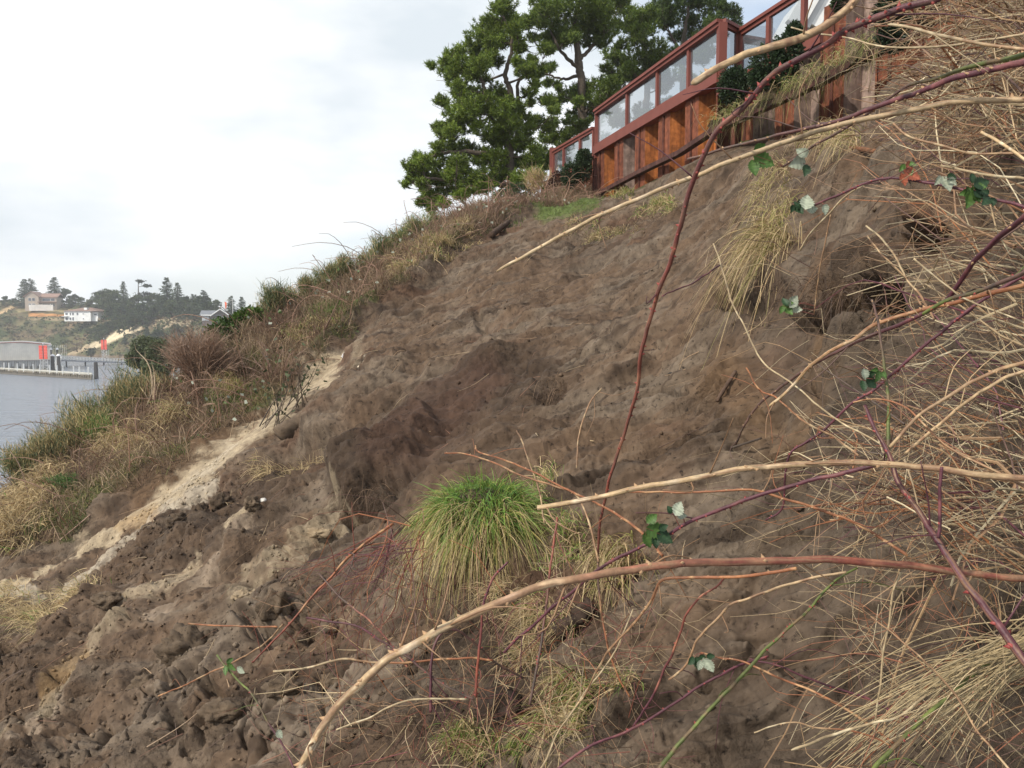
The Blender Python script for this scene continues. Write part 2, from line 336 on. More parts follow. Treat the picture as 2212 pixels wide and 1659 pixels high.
bil = fbm(pf, 2.3, 5, 0.52, mode=1, seed=2.2); bil2 = fbm(pf, 5.5, 4, 0.55, mode=1, seed=12.2)
d += clod*(0.24*fbm(pf, 1.15, 3, 0.45, mode=1, seed=19.0)+0.09*bil+0.022*bil2)
cr = np.abs(fbm(pf, 1.9, 3, 0.5, seed=31.0)); d -= (1-sstep(0.0, 0.035, cr))*0.10*np.clip(clod+0.25*mid*seg_mask(uu, vv, [(600,1250,200),(900,1400,250)]), 0, 1)
sandm = np.clip(seg_mask(fu, fv, [(742,760,20),(690,805,36),(640,840,32),(590,890,26),(540,930,28),(490,970,32),(430,1015,36),(380,1055,36),(320,1095,30),(270,1120,24)], .4), 0, 1)
d = d*(1-.82*sandm)
d += veg*0.10*fbm(pf, 3.0, 4, seed=7.7)
# slip slabs: crisp little steps that run with the fall of the slope
_st = np.stack([pf[:, 0]*.30, pf[:, 1]*1.25, pf[:, 2]*.45], -1)
for sc_, am_, sd_ in ((.8, .11, 3.), (1.5, .07, 13.), (2.8, .045, 29.)):
    q_ = fbm(_st, sc_, 5, .5, seed=sd_); d += (1-.5*clod)*(1-veg)*(1-.8*sandm)*am_*(sstep(-.015, .015, q_)-.5)*np.clip(1.2*sstep(-.05, .2, fbm(pf, .6, 2, seed=sd_+50)), 0, 1)
# long dark ridge nose in the middle and the soil shelf beside it, undercut below
def bump_(pts, amp, soft=0.8): return amp*seg_mask(fu, fv, pts, soft)
d += bump_([(1080,780,30),(1000,850,52),(880,960,58),(780,1050,44)], 0.20, .95); d += bump_([(930,930,22),(860,990,40),(775,1058,40)], 0.22, .4)
d -= bump_([(750,1112,14),(860,1070,20),(950,1015,14)], 0.36, .5)
d += bump_([(860,800,35),(760,880,30),(680,930,26)], 0.30)
d -= bump_([(612,990,20),(720,965,16)], 0.22)
d += bump_([(840,700,30),(800,790,30)], 0.15); d += bump_([(1700,590,40),(1850,570,44),(1950,560,30)], 0.16)
d -= bump_([(1035,690,8),(1045,720,7)], 0.12, .6)
# hollows eaten into the bank
for pts, am in [([(1715,668,16),(1780,672,24),(1850,652,24),(1915,628,16)], .48), ([(1575,640,24),(1625,655,18)], .28), ([(1950,525,20),(2010,505,26)], .34), ([(1180,870,16),(1215,850,14)], .10),
                ([(1440,850,14),(1460,855,12)], .08), ([(560,1370,14),(600,1390,16)], .20), ([(650,1340,12),(665,1380,10)], .16), ([(370,1480,16),(440,1420,12)], .25), ([(380,1555,18),(400,1580,14)], .22),
                ([(700,1470,22),(745,1440,16)], .22), ([(0,1400,16),(30,1430,14)], .35), ([(210,1590,10),(225,1570,10)], .2), ([(1250,520,20),(1400,460,16)], .10), ([(465,1510,14),(490,1525,12)], .2)]:
    d -= bump_(pts, am, .55)
# overhanging turf lip round the head of the slide
lip = np.exp(-((y-YRIM(uu)-0.15)/0.28)**2)*(1-sstep(1250, 1330, uu)); d += lip*0.16
under = np.exp(-((y-YRIM(uu)+0.75)/0.4)**2)*(1-sstep(1250, 1330, uu)); d -= under*0.14
d = d*(1-.75*sstep(-2.0, -.3, y-YRIM(uu))*sstep(1260, 1330, uu))
pos = base+Nn*d[:, None]
# soil berm standing on the lower waler of the wall
# ---- colours that belong to the ground itself
soil = np.array([0.142, 0.096, 0.062]); dark = np.array([0.050, 0.034, 0.023]); grey = np.array([0.180, 0.142, 0.104]); sand = np.array([0.42, 0.345, 0.235]); ochre = np.array([0.30, 0.185, 0.075]); red = np.array([0.125, 0.064, 0.037]); white = np.array([0.50, 0.44, 0.34])
def mixc(c, k, m): return c*(1-m[:, None])+k*m[:, None]
c = np.tile(soil, (len(x), 1))
c = mixc(c, grey, sstep(-0.15, 0.35, fbm(aniso, 1.1, 4, seed=21.0)))
strk = np.stack([pf[:, 0]*.22, pf[:, 1]*1.9, pf[:, 2]*.30], -1)      # runs with the fall of the slope
c = mixc(c, dark*1.25, .75*sstep(.05, .40, fbm(strk, 1.6, 5, .6, seed=23.0))); c = mixc(c, grey*1.12, .6*sstep(.08, .40, fbm(strk, 2.3, 5, .6, seed=27.0))); c = mixc(c, dark*1.2, .7*sstep(.10, .34, fbm(strk, 5.5, 5, .62, seed=37.0)))
c = mixc(c, dark, 0.75*sstep(0.10, 0.5, fbm(pf, 1.4, 5, 0.6, seed=41.0)))
c = mixc(c, dark, 0.75*sstep(0.18, 0.42, fbm(pf, 11.0, 5, 0.7, seed=45.0))*(1-veg))
c = mixc(c, red, 0.5*sstep(0.15, 0.45, fbm(aniso, 0.8, 4, seed=51.0)))
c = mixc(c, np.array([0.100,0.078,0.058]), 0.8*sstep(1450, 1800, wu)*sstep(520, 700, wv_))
c = mixc(c, dark*1.3, .55*sstep(.0, .45, fbm(pf, .45, 4, .55, seed=91.))*(1-veg))
c = mixc(c, dark*1.15, 0.8*seg_mask(fu, fv, [(1160,800,40),(1020,870,60),(890,960,55),(790,1050,42),(735,1080,20)], .6))
c = mixc(c, np.array([0.085,0.045,0.03]), 0.6*seg_mask(wu, wv_, [(1060,830,30),(960,920,55),(850,1000,30)], .9))
c = mixc(c, np.array([0.10,0.055,0.032]), 0.6*seg_mask(wu, wv_, [(1000,1230,60),(1150,1260,60),(1280,1300,40)], .8))
c = mixc(c, np.array([0.15,0.092,0.048]), 0.6*seg_mask(wu, wv_, [(1560,800,60),(1680,1000,40),(1800,640,40)], .9))
c = mixc(c, np.array([0.14,0.085,0.045]), 0.7*seg_mask(wu, wv_, [(560,900,40),(450,970,30),(300,1060,25)], .8))
c = mixc(c, dark, 0.8*seg_mask(fu, fv, [(1070,1430,60),(1120,1530,60)], .7))
n1 = fbm(pf, 5.0, 4, 0.6, seed=61.0)
def paint(pts, col, soft=.2, keep=1.0, hole=0.0):
    global c
    m = seg_mask(fu, fv, pts, soft)*keep; m = m*(1-hole*sstep(0.0, 0.25, n1)); c = mixc(c, col*(1+0.25*n1[:, None]), m)
paint([(742,760,14),(690,805,32),(640,840,25),(590,890,20),(540,930,22),(490,970,24),(430,1015,28),(380,1055,28),(320,1095,26),(270,1120,20),(215,1155,18),(120,1215,15),(60,1250,12),(0,1280,12)], sand, .2, 1, .10)
paint([(500,960,12),(440,1010,16),(380,1050,14)], white, .5, .5)
paint([(470,1035,7),(400,1085,13),(330,1130,13),(270,1172,9),(200,1225,10),(120,1278,8),(0,1288,10)], white, .3, .8, .5)
paint([(330,1105,18),(260,1130,16)], ochre*1.1, .6, .5); paint([(145,1290,14),(120,1300,10)], ochre, .6, .5); paint([(200,1150,14),(160,1145,16)], sand, .5, .8, .6); paint([(150,1180,10),(110,1210,8),(75,1245,6)], sand, .4, .8, .6)
paint([(570,1085,8),(520,1130,12),(500,1150,8)], sand, .3, .9, .5); paint([(545,1135,12),(510,1175,16),(470,1215,14),(420,1270,8),(330,1350,8)], grey*1.55, .4, .8)
paint([(425,1195,8),(400,1240,15),(360,1260,15),(330,1290,10),(265,1310,10)], sand, .35, .65, .75)
paint([(745,1075,10),(722,1115,24),(690,1140,18),(640,1185,26),(590,1215,10),(550,1245,30),(520,1285,26)], sand*.8, .35, .75, .7)
paint([(290,1350,10),(250,1378,8),(215,1400,12),(175,1445,20),(120,1490,18),(70,1560,14),(30,1610,14),(-40,1680,14)], sand*.85, .5, .7, .7); paint([(190,1420,10),(130,1470,14),(90,1500,8)], ochre, .6, .5)
paint([(160,1500,8),(110,1570,10),(60,1640,10)], grey*1.7, .4, .8)
paint([(800,800,10),(785,815,12)], white, .3, .9, .3); paint([(790,760,8),(745,830,10)], sand*.7, .5, .6, .6)
vgc = mixc(np.tile(np.array([0.105,0.070,0.042]), (len(x), 1)), np.array([0.075,0.085,0.028]), sstep(-0.05, 0.3, fbm(pf, 0.8, 3, seed=71.0)))
vgc = vgc*(1+.7*fbm(pf, 7.0, 4, .65, seed=44.)[:, None])
c = mixc(c, vgc, veg*0.92)
for pts in ([(1180,455,25),(1280,438,16)], [(690,680,20),(800,640,14)], [(470,860,24),(560,830,18)], [(420,955,8),(440,950,8)], [(290,1000,16),(330,985,12)]):
    c = mixc(c, np.array([0.10,0.15,0.035]), 0.85*seg_mask(fu, fv, pts, .5))
i = (np.arange(NR-1)*NC)[:, None]; j = np.arange(NC-1)[None]
Qd = np.stack([i+j, i+j+1, i+NC+j+1, i+NC+j], -1).reshape(-1, 4)
# keep only the part that stands above the water bed
keepq = (pos[Qd[:, 0], 2] > -17.5)
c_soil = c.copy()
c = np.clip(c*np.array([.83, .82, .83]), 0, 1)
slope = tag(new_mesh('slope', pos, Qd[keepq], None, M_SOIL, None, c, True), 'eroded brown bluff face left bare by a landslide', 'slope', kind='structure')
TP = pos; TV = veg; TU = uu; TVv = vv; TN = Nn
_PG = pos.reshape(NR, NC, 3)
def GROUND(x, y):
    """displaced ground point nearest (x, y) in the grid"""
    x = np.asarray(x, float); y = np.asarray(y, float)
    r = np.clip(np.searchsorted(_ry, y), 0, NR-1); cc = np.clip(np.searchsorted(_ca, x/np.maximum(y, 1e-3)), 0, NC-1)
    return _PG[r, cc]
# ================================================================== WATER, FAR SHORE
WZ = -15.0
m, t, b, o = mat_new('water'); n = t.nodes; l = t.links.new
b.inputs['Base Color'].default_value = (0.24, 0.27, 0.32, 1); b.inputs['Roughness'].default_value = 0.13; b.inputs['IOR'].default_value = 1.33
tcn = n.new('ShaderNodeTexCoord'); mpn = n.new('ShaderNodeMapping'); mpn.inputs['Scale'].default_value = (0.35, 1.0, 1.0); l(tcn.outputs['Object'], mpn.inputs[0])
na = n.new('ShaderNodeTexNoise'); na.inputs['Scale'].default_value = 0.45; na.inputs['Detail'].default_value = 6; na.inputs['Roughness'].default_value = 0.62; l(mpn.outputs[0], na.inputs['Vector'])
bp = n.new('ShaderNodeBump'); bp.inputs['Distance'].default_value = 1.5; bp.inputs['Strength'].default_value = 0.9; l(na.outputs['Fac'], bp.inputs['Height']); l(bp.outputs[0], b.inputs['Normal'])
M_WATER = m
tag(new_mesh('water', [(-1500, -200, WZ), (900, -200, WZ), (900, 1500, WZ), (-1500, 1500, WZ)], [[0, 1, 2, 3]], None, M_WATER), 'grey rippled bay water under a white sky', 'water', kind='structure')
# hillside across the water
fu_ = np.linspace(-700, 1300, 420); ft = np.concatenate([np.linspace(0, 1, 120), 1+np.linspace(0.02, 2, 20)])
FS_U = [-700, 0, 150, 230, 270, 350, 500, 1300]; FS_Y = [390, 385, 380, 345, 325, 300, 250, 250]
FT_U = [-700, 0, 60, 130, 190, 240, 330, 450, 620, 1300]; FT_V = [648, 650, 653, 655, 661, 660, 672, 682, 694, 694]
def far_shape(u, t):
    ys = np.interp(u, FS_U, FS_Y); vt = np.interp(u, FT_U, FT_V); yt = ys+70
    zt = (700-vt)/F*yt; tt = np.clip(t, 0, 1)
    f = np.where(u < 170, np.interp(tt, [0, .15, .55, .62, .75, .80, 1], [0, .14, .66, .70, .80, .83, 1]), tt**0.85)
    Y = ys+70*tt+np.maximum(t-1, 0)*160; z = WZ-0.4+(zt-WZ+0.4)*f+np.maximum(t-1, 0)*1.0
    return np.stack([(u-CU)/F*Y, Y, z], -1)
Uf, Tf = np.meshgrid(fu_, ft); fp = far_shape(Uf.ravel(), Tf.ravel()); q = fp.astype(np.float32)
fp[:, 2] += np.where(Tf.ravel() > 0.02, fbm(q, 0.06, 4, seed=3.3)*2.2, 0); hu, hv = PROJ(fp)
hu = hu+fbm(q, .12, 3, seed=1.1)*7; hv = hv+fbm(q, .12, 3, seed=7.1)*5
c = mixc(np.tile([0.135, 0.115, 0.058], (len(fp), 1)), np.array([0.062, 0.075, 0.030]), sstep(-0.15, 0.2, fbm(q, 0.10, 4, 0.6, seed=2.0)))
c = mixc(c, np.array([0.17, 0.115, 0.075]), 0.7*sstep(0.05, 0.35, fbm(q, 0.05, 4, seed=12.0)))
def fpaint(pts, col, k=1.0, s=.3):
    global c
    c = mixc(c, np.array(col), k*seg_mask(hu, hv, pts, s))
fpaint([(40,671,5),(100,670,5),(155,671,4)], (0.33,0.27,0.14)); fpaint([(66,680,4),(110,681,3.6),(156,682,3)], (0.50,0.24,0.09)); fpaint([(0,676,4),(42,656,6)], (0.50,0.36,0.20)); fpaint([(60,689,2.5),(150,691,2.5)], (0.26,0.20,0.12))
fpaint([(188,752,6),(220,738,9),(255,722,10),(300,706,6)], (0.60,0.50,0.34), .95); fpaint([(150,765,3),(190,750,4)], (0.35,0.27,0.17)); fpaint([(340,700,10),(385,693,12),(415,700,8)], (0.36,0.29,0.19), .8); fpaint([(175,664,2.5),(187,656,2.5)], (0.06,0.06,0.065))
fpaint([(150,772,6),(300,772,6)], (0.17,0.12,0.085), .8)
i = (np.arange(len(ft)-1)*len(fu_))[:, None]; j = np.arange(len(fu_)-1)[None]; W_ = len(fu_)
M_HILL = mat_tint('hill_ground', 0.95, 0.22, 0.45, 0.6, 0.5, spec=0.1)
tag(new_mesh('hill', fp, np.stack([i+j, i+j+1, i+W_+j+1, i+W_+j], -1).reshape(-1, 4), None, M_HILL, None, c, True), 'low wooded hill across the bay', 'hill', kind='structure')
_FP = fp.reshape(len(ft), len(fu_), 3); _HU, _HV = PROJ(fp); _HV = _HV.reshape(len(ft), len(fu_))
def FAR(u, v):
    k = int(np.clip(np.searchsorted(fu_, u), 0, len(fu_)-1)); col = _HV[:120, k]
    idx = np.where(col <= v)[0]; r = idx[0] if len(idx) else 119
    return _FP[r, k].copy()
# scrub growing over the far hill
sel = RNG.choice(len(fp), 9000); pb = fp[sel]+RNG.normal(size=(9000, 3))*[1.0, 1.0, 0]; okk = (pb[:, 2] > WZ+1.5)
su, sv = PROJ(pb); bare = seg_mask(su, sv, [(188,752,6),(220,738,9),(255,722,10),(300,706,6)])+seg_mask(su, sv, [(40,674,11),(155,676,10)])+seg_mask(su, sv, [(0,676,4),(42,656,6)])
pb = pb[okk & (bare < .4)]; nb = len(pb)
rep = np.repeat(pb, 5, 0)+RNG.normal(size=(nb*5, 3))*[0.9, 0.9, 0.35]
gsel = sstep(-0.2, 0.15, fbm(rep.astype(np.float32), .1, 3, seed=2.0))[:, None]
cc = (np.array([0.15, 0.105, 0.06])*(1-gsel)+np.array([0.060, 0.078, 0.028])*gsel)*RNG.uniform(.6, 1.3, (nb*5, 1))
dv = RNG.normal(size=(nb*5, 3)); dv[:, 2] = np.abs(dv[:, 2])+0.3
V, Qr, Cr = ribbons(rep, dv, RNG.uniform(.6, 1.5, nb*5), RNG.uniform(.5, 1.1, nb*5), 0.2, 1, cc, taper=.5)
tag(new_mesh('scrub', V, Qr, None, M_FARVEG, None, Cr), 'brown and green scrub covering the far hillside', 'scrub', kind='stuff')
# ---------------------------------------------------------------- far trees
def proto_tree(kind, seed, col):
    """mesh pair (crown, trunk) of unit height"""
    r = np.random.default_rng(seed); k1 = MB(); N = 0
    if kind == 'conifer':
        base, dr, ln, wd = [], [], [], []
        for lev in np.linspace(0.12, 0.985, 26):
            R = 0.27*(1-lev)**0.8*(r.uniform(.75, 1.2))+0.012
            nb_ = int(5+9*(1-lev))
            for a in r.uniform(0, 2*math.pi, nb_):
                LB = R*r.uniform(.6, 1.15)
                for s in np.linspace(.1, 1, 6):
                    base.append((math.cos(a)*LB*s*.9, math.sin(a)*LB*s*.9, lev-0.10*R/.27*s+0.03*s*s)); a2 = a+r.normal()*.8
                    dr.append((math.cos(a2), math.sin(a2), -.25+r.normal()*.25)); ln.append(.055*(1.25-lev*.6)); wd.append(.024)
        base, dr = np.array(base), np.array(dr)
        cc = np.array(col)*r.uniform(.6, 1.35, (len(base), 1))
        V, Qq, C_ = ribbons(base, dr, np.array(ln), np.array(wd), 0.15, 1, cc, taper=.6)
        tr = [(0, 0, -.06), (0, 0, .5), (0, 0, .97)]; trr = [.018, .012, .003]
    elif kind == 'round':
        cl = []
        for k in range(34):
            a = r.uniform(0, 6.28); h = r.uniform(.22, .95); R = (.10+.26*math.sin(math.pi*min(1, (h-.1)/.85)**.8))*r.uniform(.3, 1)
            cl.append((math.cos(a)*R, math.sin(a)*R, h, r.uniform(.07, .12)))
        bs, ds, ck = [], [], []
        for (cx, cy, cz, cr_) in cl:
            q_ = r.normal(size=(70, 3)); q_ /= np.linalg.norm(q_, axis=1)[:, None]; q_[:, 2] = q_[:, 2]*.75
            bs.append(np.array([cx, cy, cz])+q_*cr_*r.uniform(.4, 1, (70, 1))); ds.append(q_+[0, 0, .6]+r.normal(size=(70, 3))*.5); ck.append(np.full(70, r.uniform(.7, 1.25)))
        base, dr = np.vstack(bs), np.vstack(ds)
        cc = np.array(col)*np.concatenate(ck)[:, None]*r.uniform(.65, 1.3, (len(base), 1))
        V, Qq, C_ = ribbons(base, dr, r.uniform(.04, .07, len(base)), .032, .1, 1, cc, taper=.6)
        tr = [(0, 0, -.06), (.02, .01, .3), (0, 0, .75)]; trr = [.022, .016, .006]
    cr = new_mesh('crown', V, Qq, None, M_FARVEG, None, C_)
    tb = MB(); tb.tube(tr, trr, 5, (.09, .07, .055)); tk = tb.build('trunk', M_BARK)
    return cr, tk
PRO = {}
for k, (kind, colr) in {'c1': ('conifer', (.040, .058, .038)), 'c2': ('conifer', (.046, .062, .036)), 'r1': ('round', (.052, .068, .030)), 'r2': ('round', (.038, .056, .026)), 'r3': ('round', (.075, .080, .045))}.items():
    PRO[k] = [proto_tree(kind, sum(map(ord, k))+s_, np.array(colr)*[1.6, 1.6, 1.3]) for s_ in (0, 50)]
_used = {}
def far_tree(k, u, vtop, vbase, label, group=None, wide=1.0, Yoff=0):
    g = FAR(u, vbase); Y = g[1]+Yoff; base_ = P(u, vbase, Y); base_ = np.array(base_).reshape(3); h = (vbase-vtop)/F*Y
    cr, tk = PRO[k][random.randrange(2)]
    o_ = thing('conifer_tree' if k[0] == 'c' else 'leafy_tree', label, 'tree', base_, group); o_.scale = (h*wide, h*wide, h); o_.rotation_euler[2] = random.uniform(0, 6.28)
    for s_ in (tk, cr):
        if s_.name in _used: s2 = s_.copy(); COL.objects.link(s2)
        else: s2 = s_; _used[s_.name] = 1
        s2.parent = o_
    return o_
for a in [('c1',55,604,664,'left one of the two tall conifers beside the tan house',1.7),('c2',69,603,660,'right one of the two tall conifers touching the tan house',1.7),('c1',119,600,656,'tall broad conifer rising behind the tan house',1.8),
          ('c2',268,609,668,'slim conifer standing above the rounded trees on the skyline',1.2),('c1',362,601,676,'tallest conifer with a thin crown near the flagpole hill',1.5),('c2',385,612,678,'conifer just right of the tallest thin one',1.4),
          ('c2',417,636,682,'small pointed conifer between two bigger ones',1.5),('c1',441,628,684,'stocky conifer behind the dark gabled house',1.9),('c2',500,640,690,'conifer rising behind the flagpole',1.6),('c1',523,642,694,'small conifer right of the flagpole',1.5),
          ('c1',270,717,745,'young conifer on the pale sand slip',1.2),('c1',318,706,770,'dark conifer at the foot of the hill near the trestle',1.3)]:
    far_tree(a[0], a[1], a[2], a[3], a[4], None, a[5])
for a in [('r2',143,624,660),('r2',163,636,662),('r1',176,642,664),('r1',210,630,672),('r1',229,625,676),('r1',247,627,676),('r3',196,650,680),('r2',12,640,662),('r1',30,644,664),('r2',100,640,662),('r1',153,648,668)]:
    far_tree(a[0], a[1], a[2], a[3], 'rounded tree in the group behind the tan and white houses', 'rounded trees behind the far houses', 1.25)
for k in range(46):
    uu_ = 232+k*5.3+random.uniform(-4, 4); row = k % 4; vb = 676+row*11+random.uniform(-3, 3)
    if 325 < uu_ < 440 and vb > 694: vb -= 20
    far_tree(random.choice(['r2', 'r2', 'r1', 'c2']), uu_, vb-random.uniform(24, 40), vb, 'dark green tree in the dense wood on the far hill', 'dark trees of the far wood', 1.2)
for a in [('r1',215,716,742),('r2',236,694,722),('r2',222,700,728),('r1',205,706,736),('r2',258,700,722),('r2',280,690,716),('r3',295,684,706),('r2',196,752,772),('r1',330,720,760),('r2',345,712,752),('r1',352,735,775),('r3',380,700,724),('r2',395,720,760)]:
    far_tree(a[0], a[1], a[2], a[3], 'low bushy tree along the sandy slip below the white house', 'bushy trees round the sand slip', 1.5)
# wind-blown pine with flat plates of foliage
b0 = FAR(298, 668); Yp = b0[1]
pn = thing('flat_topped_pine', 'gaunt pine with bare trunk and flat plates of foliage on the skyline', 'tree', np.array(P(298, 668, Yp)).reshape(3)); o3 = np.array(pn.location)
tb = MB(); tb.tube([P(298, 668, Yp)-o3, P(299, 640, Yp)-o3, P(298.5, 609, Yp)-o3], [.45, .35, .12], 6, (.12, .10, .08))
for (uu_, vv_) in ((315, 617), (318, 634), (312, 640), (326, 646)): tb.tube([P(299, vv_+3, Yp)-o3, P(uu_, vv_, Yp)-o3], [.16, .06], 5, (.12, .10, .08))
tb.build('trunk', M_BARK, pn)
bs = []
for (uu_, vv_, ru, rv) in ((303, 608, 6, 2.4), (317, 617, 6, 1.8), (316, 634, 15, 3), (322, 642, 12, 2.4), (304, 640, 8, 3)):
    a = RNG.normal(size=(170, 3)); bs.append(np.array([np.array(P(uu_+p_[0]*ru*.5, vv_+p_[1]*rv*.5, Yp)) for p_ in a])+np.stack([0*a[:, 2], a[:, 2]*1.2, 0*a[:, 2]], -1))
bs = np.vstack(bs)-o3; V, Qq, C_ = ribbons(bs, RNG.normal(size=bs.shape)+[0, 0, .4], .8, .4, .1, 1, np.array([.05, .062, .04])*RNG.uniform(.6, 1.3, (len(bs), 1)), taper=.5)
new_mesh('crown', V, Qq, None, M_FARVEG, pn, C_)
# ---------------------------------------------------------------- far houses
WHITE = (.80, .80, .78)
def house(name, label, u0, u1, vbase, Y, yaw=0.0):
    """empty at the base centre; returns local scale metres per plan unit"""
    c0 = np.array(P((u0+u1)/2, vbase, Y)).reshape(3); t_ = thing(name, label, 'house', c0); t_.rotation_euler[2] = yaw
    return t_, Y/F
def win(parent, x, z, w_, h_, y, col=(.10, .11, .13), frame=(.7, .7, .68)):
    mb = MB(); mb.box(x-w_/2-.1, x+w_/2+.1, y-.06, y+.02, z-h_/2-.1, z+h_/2+.1, frame); f_ = mb.build('window', M_FAR, parent)
    mb = MB(); mb.box(x-w_/2, x+w_/2, y-.10, y-.063, z-h_/2, z+h_/2, col); mb.build('pane', M_PAINT, f_)
def gable_roof(mb, x0, x1, y0, y1, z, rise, c_, th=.3, axis='x', ov=.5):
    if axis == 'x':   # ridge along x
        ym = (y0+y1)/2
        for s, ya in ((1, y0-ov), (-1, y1+ov)):
            V = [(x0-ov, ya, z-.2), (x1+ov, ya, z-.2), (x1+ov, ym, z+rise), (x0-ov, ym, z+rise)]; V = np.array(V+[(a_, b_, c2+th) for a_, b_, c2 in V], float)
            mb.add(V, [[0, 1, 2, 3], [7, 6, 5, 4], [0, 4, 5, 1], [1, 5, 6, 2], [2, 6, 7, 3], [3, 7, 4, 0]], None, c_)
    else:
        xm = (x0+x1)/2
        for xa in (x0-ov, x1+ov):
            V = [(xa, y0-ov, z-.2), (xm, y0-ov, z+rise), (xm, y1+ov, z+rise), (xa, y1+ov, z-.2)]; V = np.array(V+[(a_, b_, c2+th) for a_, b_, c2 in V], float)
            mb.add(V, [[0, 1, 2, 3], [7, 6, 5, 4], [0, 4, 5, 1], [1, 5, 6, 2], [2, 6, 7, 3], [3, 7, 4, 0]], None, c_)
TAN = (.46, .38, .31); RUST = (.30, .19, .15)
Y1 = FAR(95, 664)[1]-6; h1, s1 = house('far_house', 'tan two storey house with reddish roofs high on the far hill', 63, 127, 664, Y1, .15)
W1 = 62*s1
mb = MB(); mb.box(-W1*.5, -W1*.06, -4, 6, -2, 5.6, TAN); mb.prism([(-W1*.5, 5.6), (-W1*.06, 5.6), (-W1*.28, 8.2)], -4, 6, TAN, lambda V: V[:, [0, 2, 1]]); mb.box(-W1*.06, W1*.46, -2, 7, -2, 5.4, TAN); mb.build('wall', M_FAR, h1)
mb = MB(); gable_roof(mb, -W1*.52, -W1*.04, -4, 6, 5.6, 2.7, RUST, axis='y'); gable_roof(mb, -W1*.06, W1*.48, -2, 7, 5.5, 1.9, RUST); mb.box(-W1*.10, W1*.48, -4.6, -2.02, 2.7, 3.0, RUST); mb.build('roof', M_FAR, h1)
for x_, z_ in ((-W1*.34, 4.2), (-W1*.22, 4.2), (-W1*.34, 1.2), (-W1*.22, 1.2)): win(h1, x_, z_, 1.3, 1.5, -4.03)
for x_ in (.08, .2, .34): win(h1, W1*x_, 4.1, 1.9, 1.3, -2.03); win(h1, W1*x_, 1.2, 1.9, 1.5, -2.03)
f1 = thing('garden_fence', 'long pale board fence below the tan house', 'fence', np.array(P(94, 668, Y1-8)).reshape(3)); mb = MB(); s_ = (Y1-8)/F
for k in range(30): mb.box(-31*s_+k*52*s_/30, -31*s_+k*52*s_/30+52*s_/30-.03, -.05, .05, -.8, 2.4+.1*(k % 2), (.66, .64, .60))
mb.build('boards', M_FAR, f1); mb = MB(); mb.box(-31*s_, 21*s_, .06, .14, .3, .5, (.6, .58, .54)); mb.box(-31*s_, 21*s_, .06, .14, 1.7, 1.9, (.6, .58, .54)); mb.build('rail', M_FAR, f1)
Y2 = FAR(190, 692)[1]-8; h2, s2 = house('far_house', 'large white two storey house with low brown hip roof', 154, 227, 693, Y2, -.12); W2 = 73*s2
mb = MB(); mb.box(-W2/2, W2*.33, -6, 6, -.3, 6.0, WHITE); mb.box(W2*.33, W2/2, -4.5, 6, -.3, 5.6, WHITE); h2.scale[2] = .78; mb.box(-W2*.53, -W2*.36, -7.3, -6.02, 2.7, 3.0, WHITE); mb.build('wall', M_FAR, h2)
mb = MB(); e = .7; V = np.array([(-W2/2-e, -6-e, 6), (W2/2+e, -6-e, 6), (W2/2+e, 6+e, 6), (-W2/2-e, 6+e, 6), (-W2*.12, 0, 8.4), (W2*.14, 0, 8.4)], float)
mb.add(V, [[0, 1, 5, 4], [2, 3, 4, 5]], [[1, 2, 5], [3, 0, 4], [0, 3, 1], [1, 3, 2]], (.26, .17, .135)); rf2 = mb.build('roof', M_FAR, h2)
mb = MB(); mb.box(.1*W2-.8, .1*W2+.8, -4.2, -2.8, 6.2, 8.3, WHITE); mb.build('chimney', M_FAR, rf2)
for x_, z_, w__, h__ in ((-.42, 4.3, 1.2, 1.2), (-.42, 1.3, 1.2, 1.6), (-.30, 4.3, .6, 1.5), (-.30, 1.2, .6, 1.5), (-.22, 4.3, .7, 1.6), (-.22, 1.2, .7, 2.0), (-.08, 4.3, .7, 1.5), (.1, 4.4, .5, .5), (.1, 1.2, .5, .5)): win(h2, x_*W2, z_, w__, h__, -6.03)
win(h2, W2*.42, 4.0, 1.5, .9, -4.53)
Y3 = FAR(470, 694)[1]-10; h3, s3 = house('far_house', 'dark gabled house with white roof edges half hidden by shrubs', 438, 500, 694, Y3, .25); h3.scale = (Y3/215.,)*3; W3 = 58*215/F
mb = MB(); mb.box(-W3*.5, W3*.05, -2, 5, -6, 1.7, (.16, .13, .12)); mb.prism([(-W3*.12, 1.7), (W3*.42, 1.7), (W3*.15, 3.1)], -2.2, 5, (.16, .13, .12), lambda V: V[:, [0, 2, 1]]); mb.box(W3*.05, W3*.42, -2.2, 5, -6, 1.7, (.16, .13, .12)); mb.build('wall', M_FAR, h3)
mb = MB(); gable_roof(mb, -W3*.5, W3*.1, -2, 5, 1.7, 1.1, (.20, .21, .23), .12); gable_roof(mb, -W3*.12, W3*.42, -2.2, 5, 1.7, 1.45, (.20, .21, .23), .12, 'y'); mb.build('roof', M_FAR, h3)
mb = MB(); mb.bar((-W3*.12-.6, -2.8, 1.38), (W3*.15, -2.8, 3.22), .12, .28, WHITE); mb.bar((W3*.42+.6, -2.8, 1.38), (W3*.15, -2.8, 3.22), .12, .28, WHITE); mb.box(-W3*.52, -W3*.14, -2.72, -2.56, 1.45, 1.75, WHITE); mb.build('eave_trim', M_FAR, h3)
for x_ in (-.42, -.32): win(h3, W3*x_, .7, .7, .9, -2.03, (.55, .58, .6), WHITE)
win(h3, W3*.26, .8, .6, .6, -2.23, (.5, .55, .6), WHITE)
fpole = thing('flagpole', 'pale pole with a yardarm carrying an orange flag', 'flagpole', np.array(P(503.5, 700, Y3-6)).reshape(3)); sp = (Y3-6)/F
mb = MB(); mb.tube([(0, 0, -2), (0, 0, 51.5*sp)], [.13, .09], 8, (.62, .60, .55)); mb.build('pole', M_PAINT, fpole)
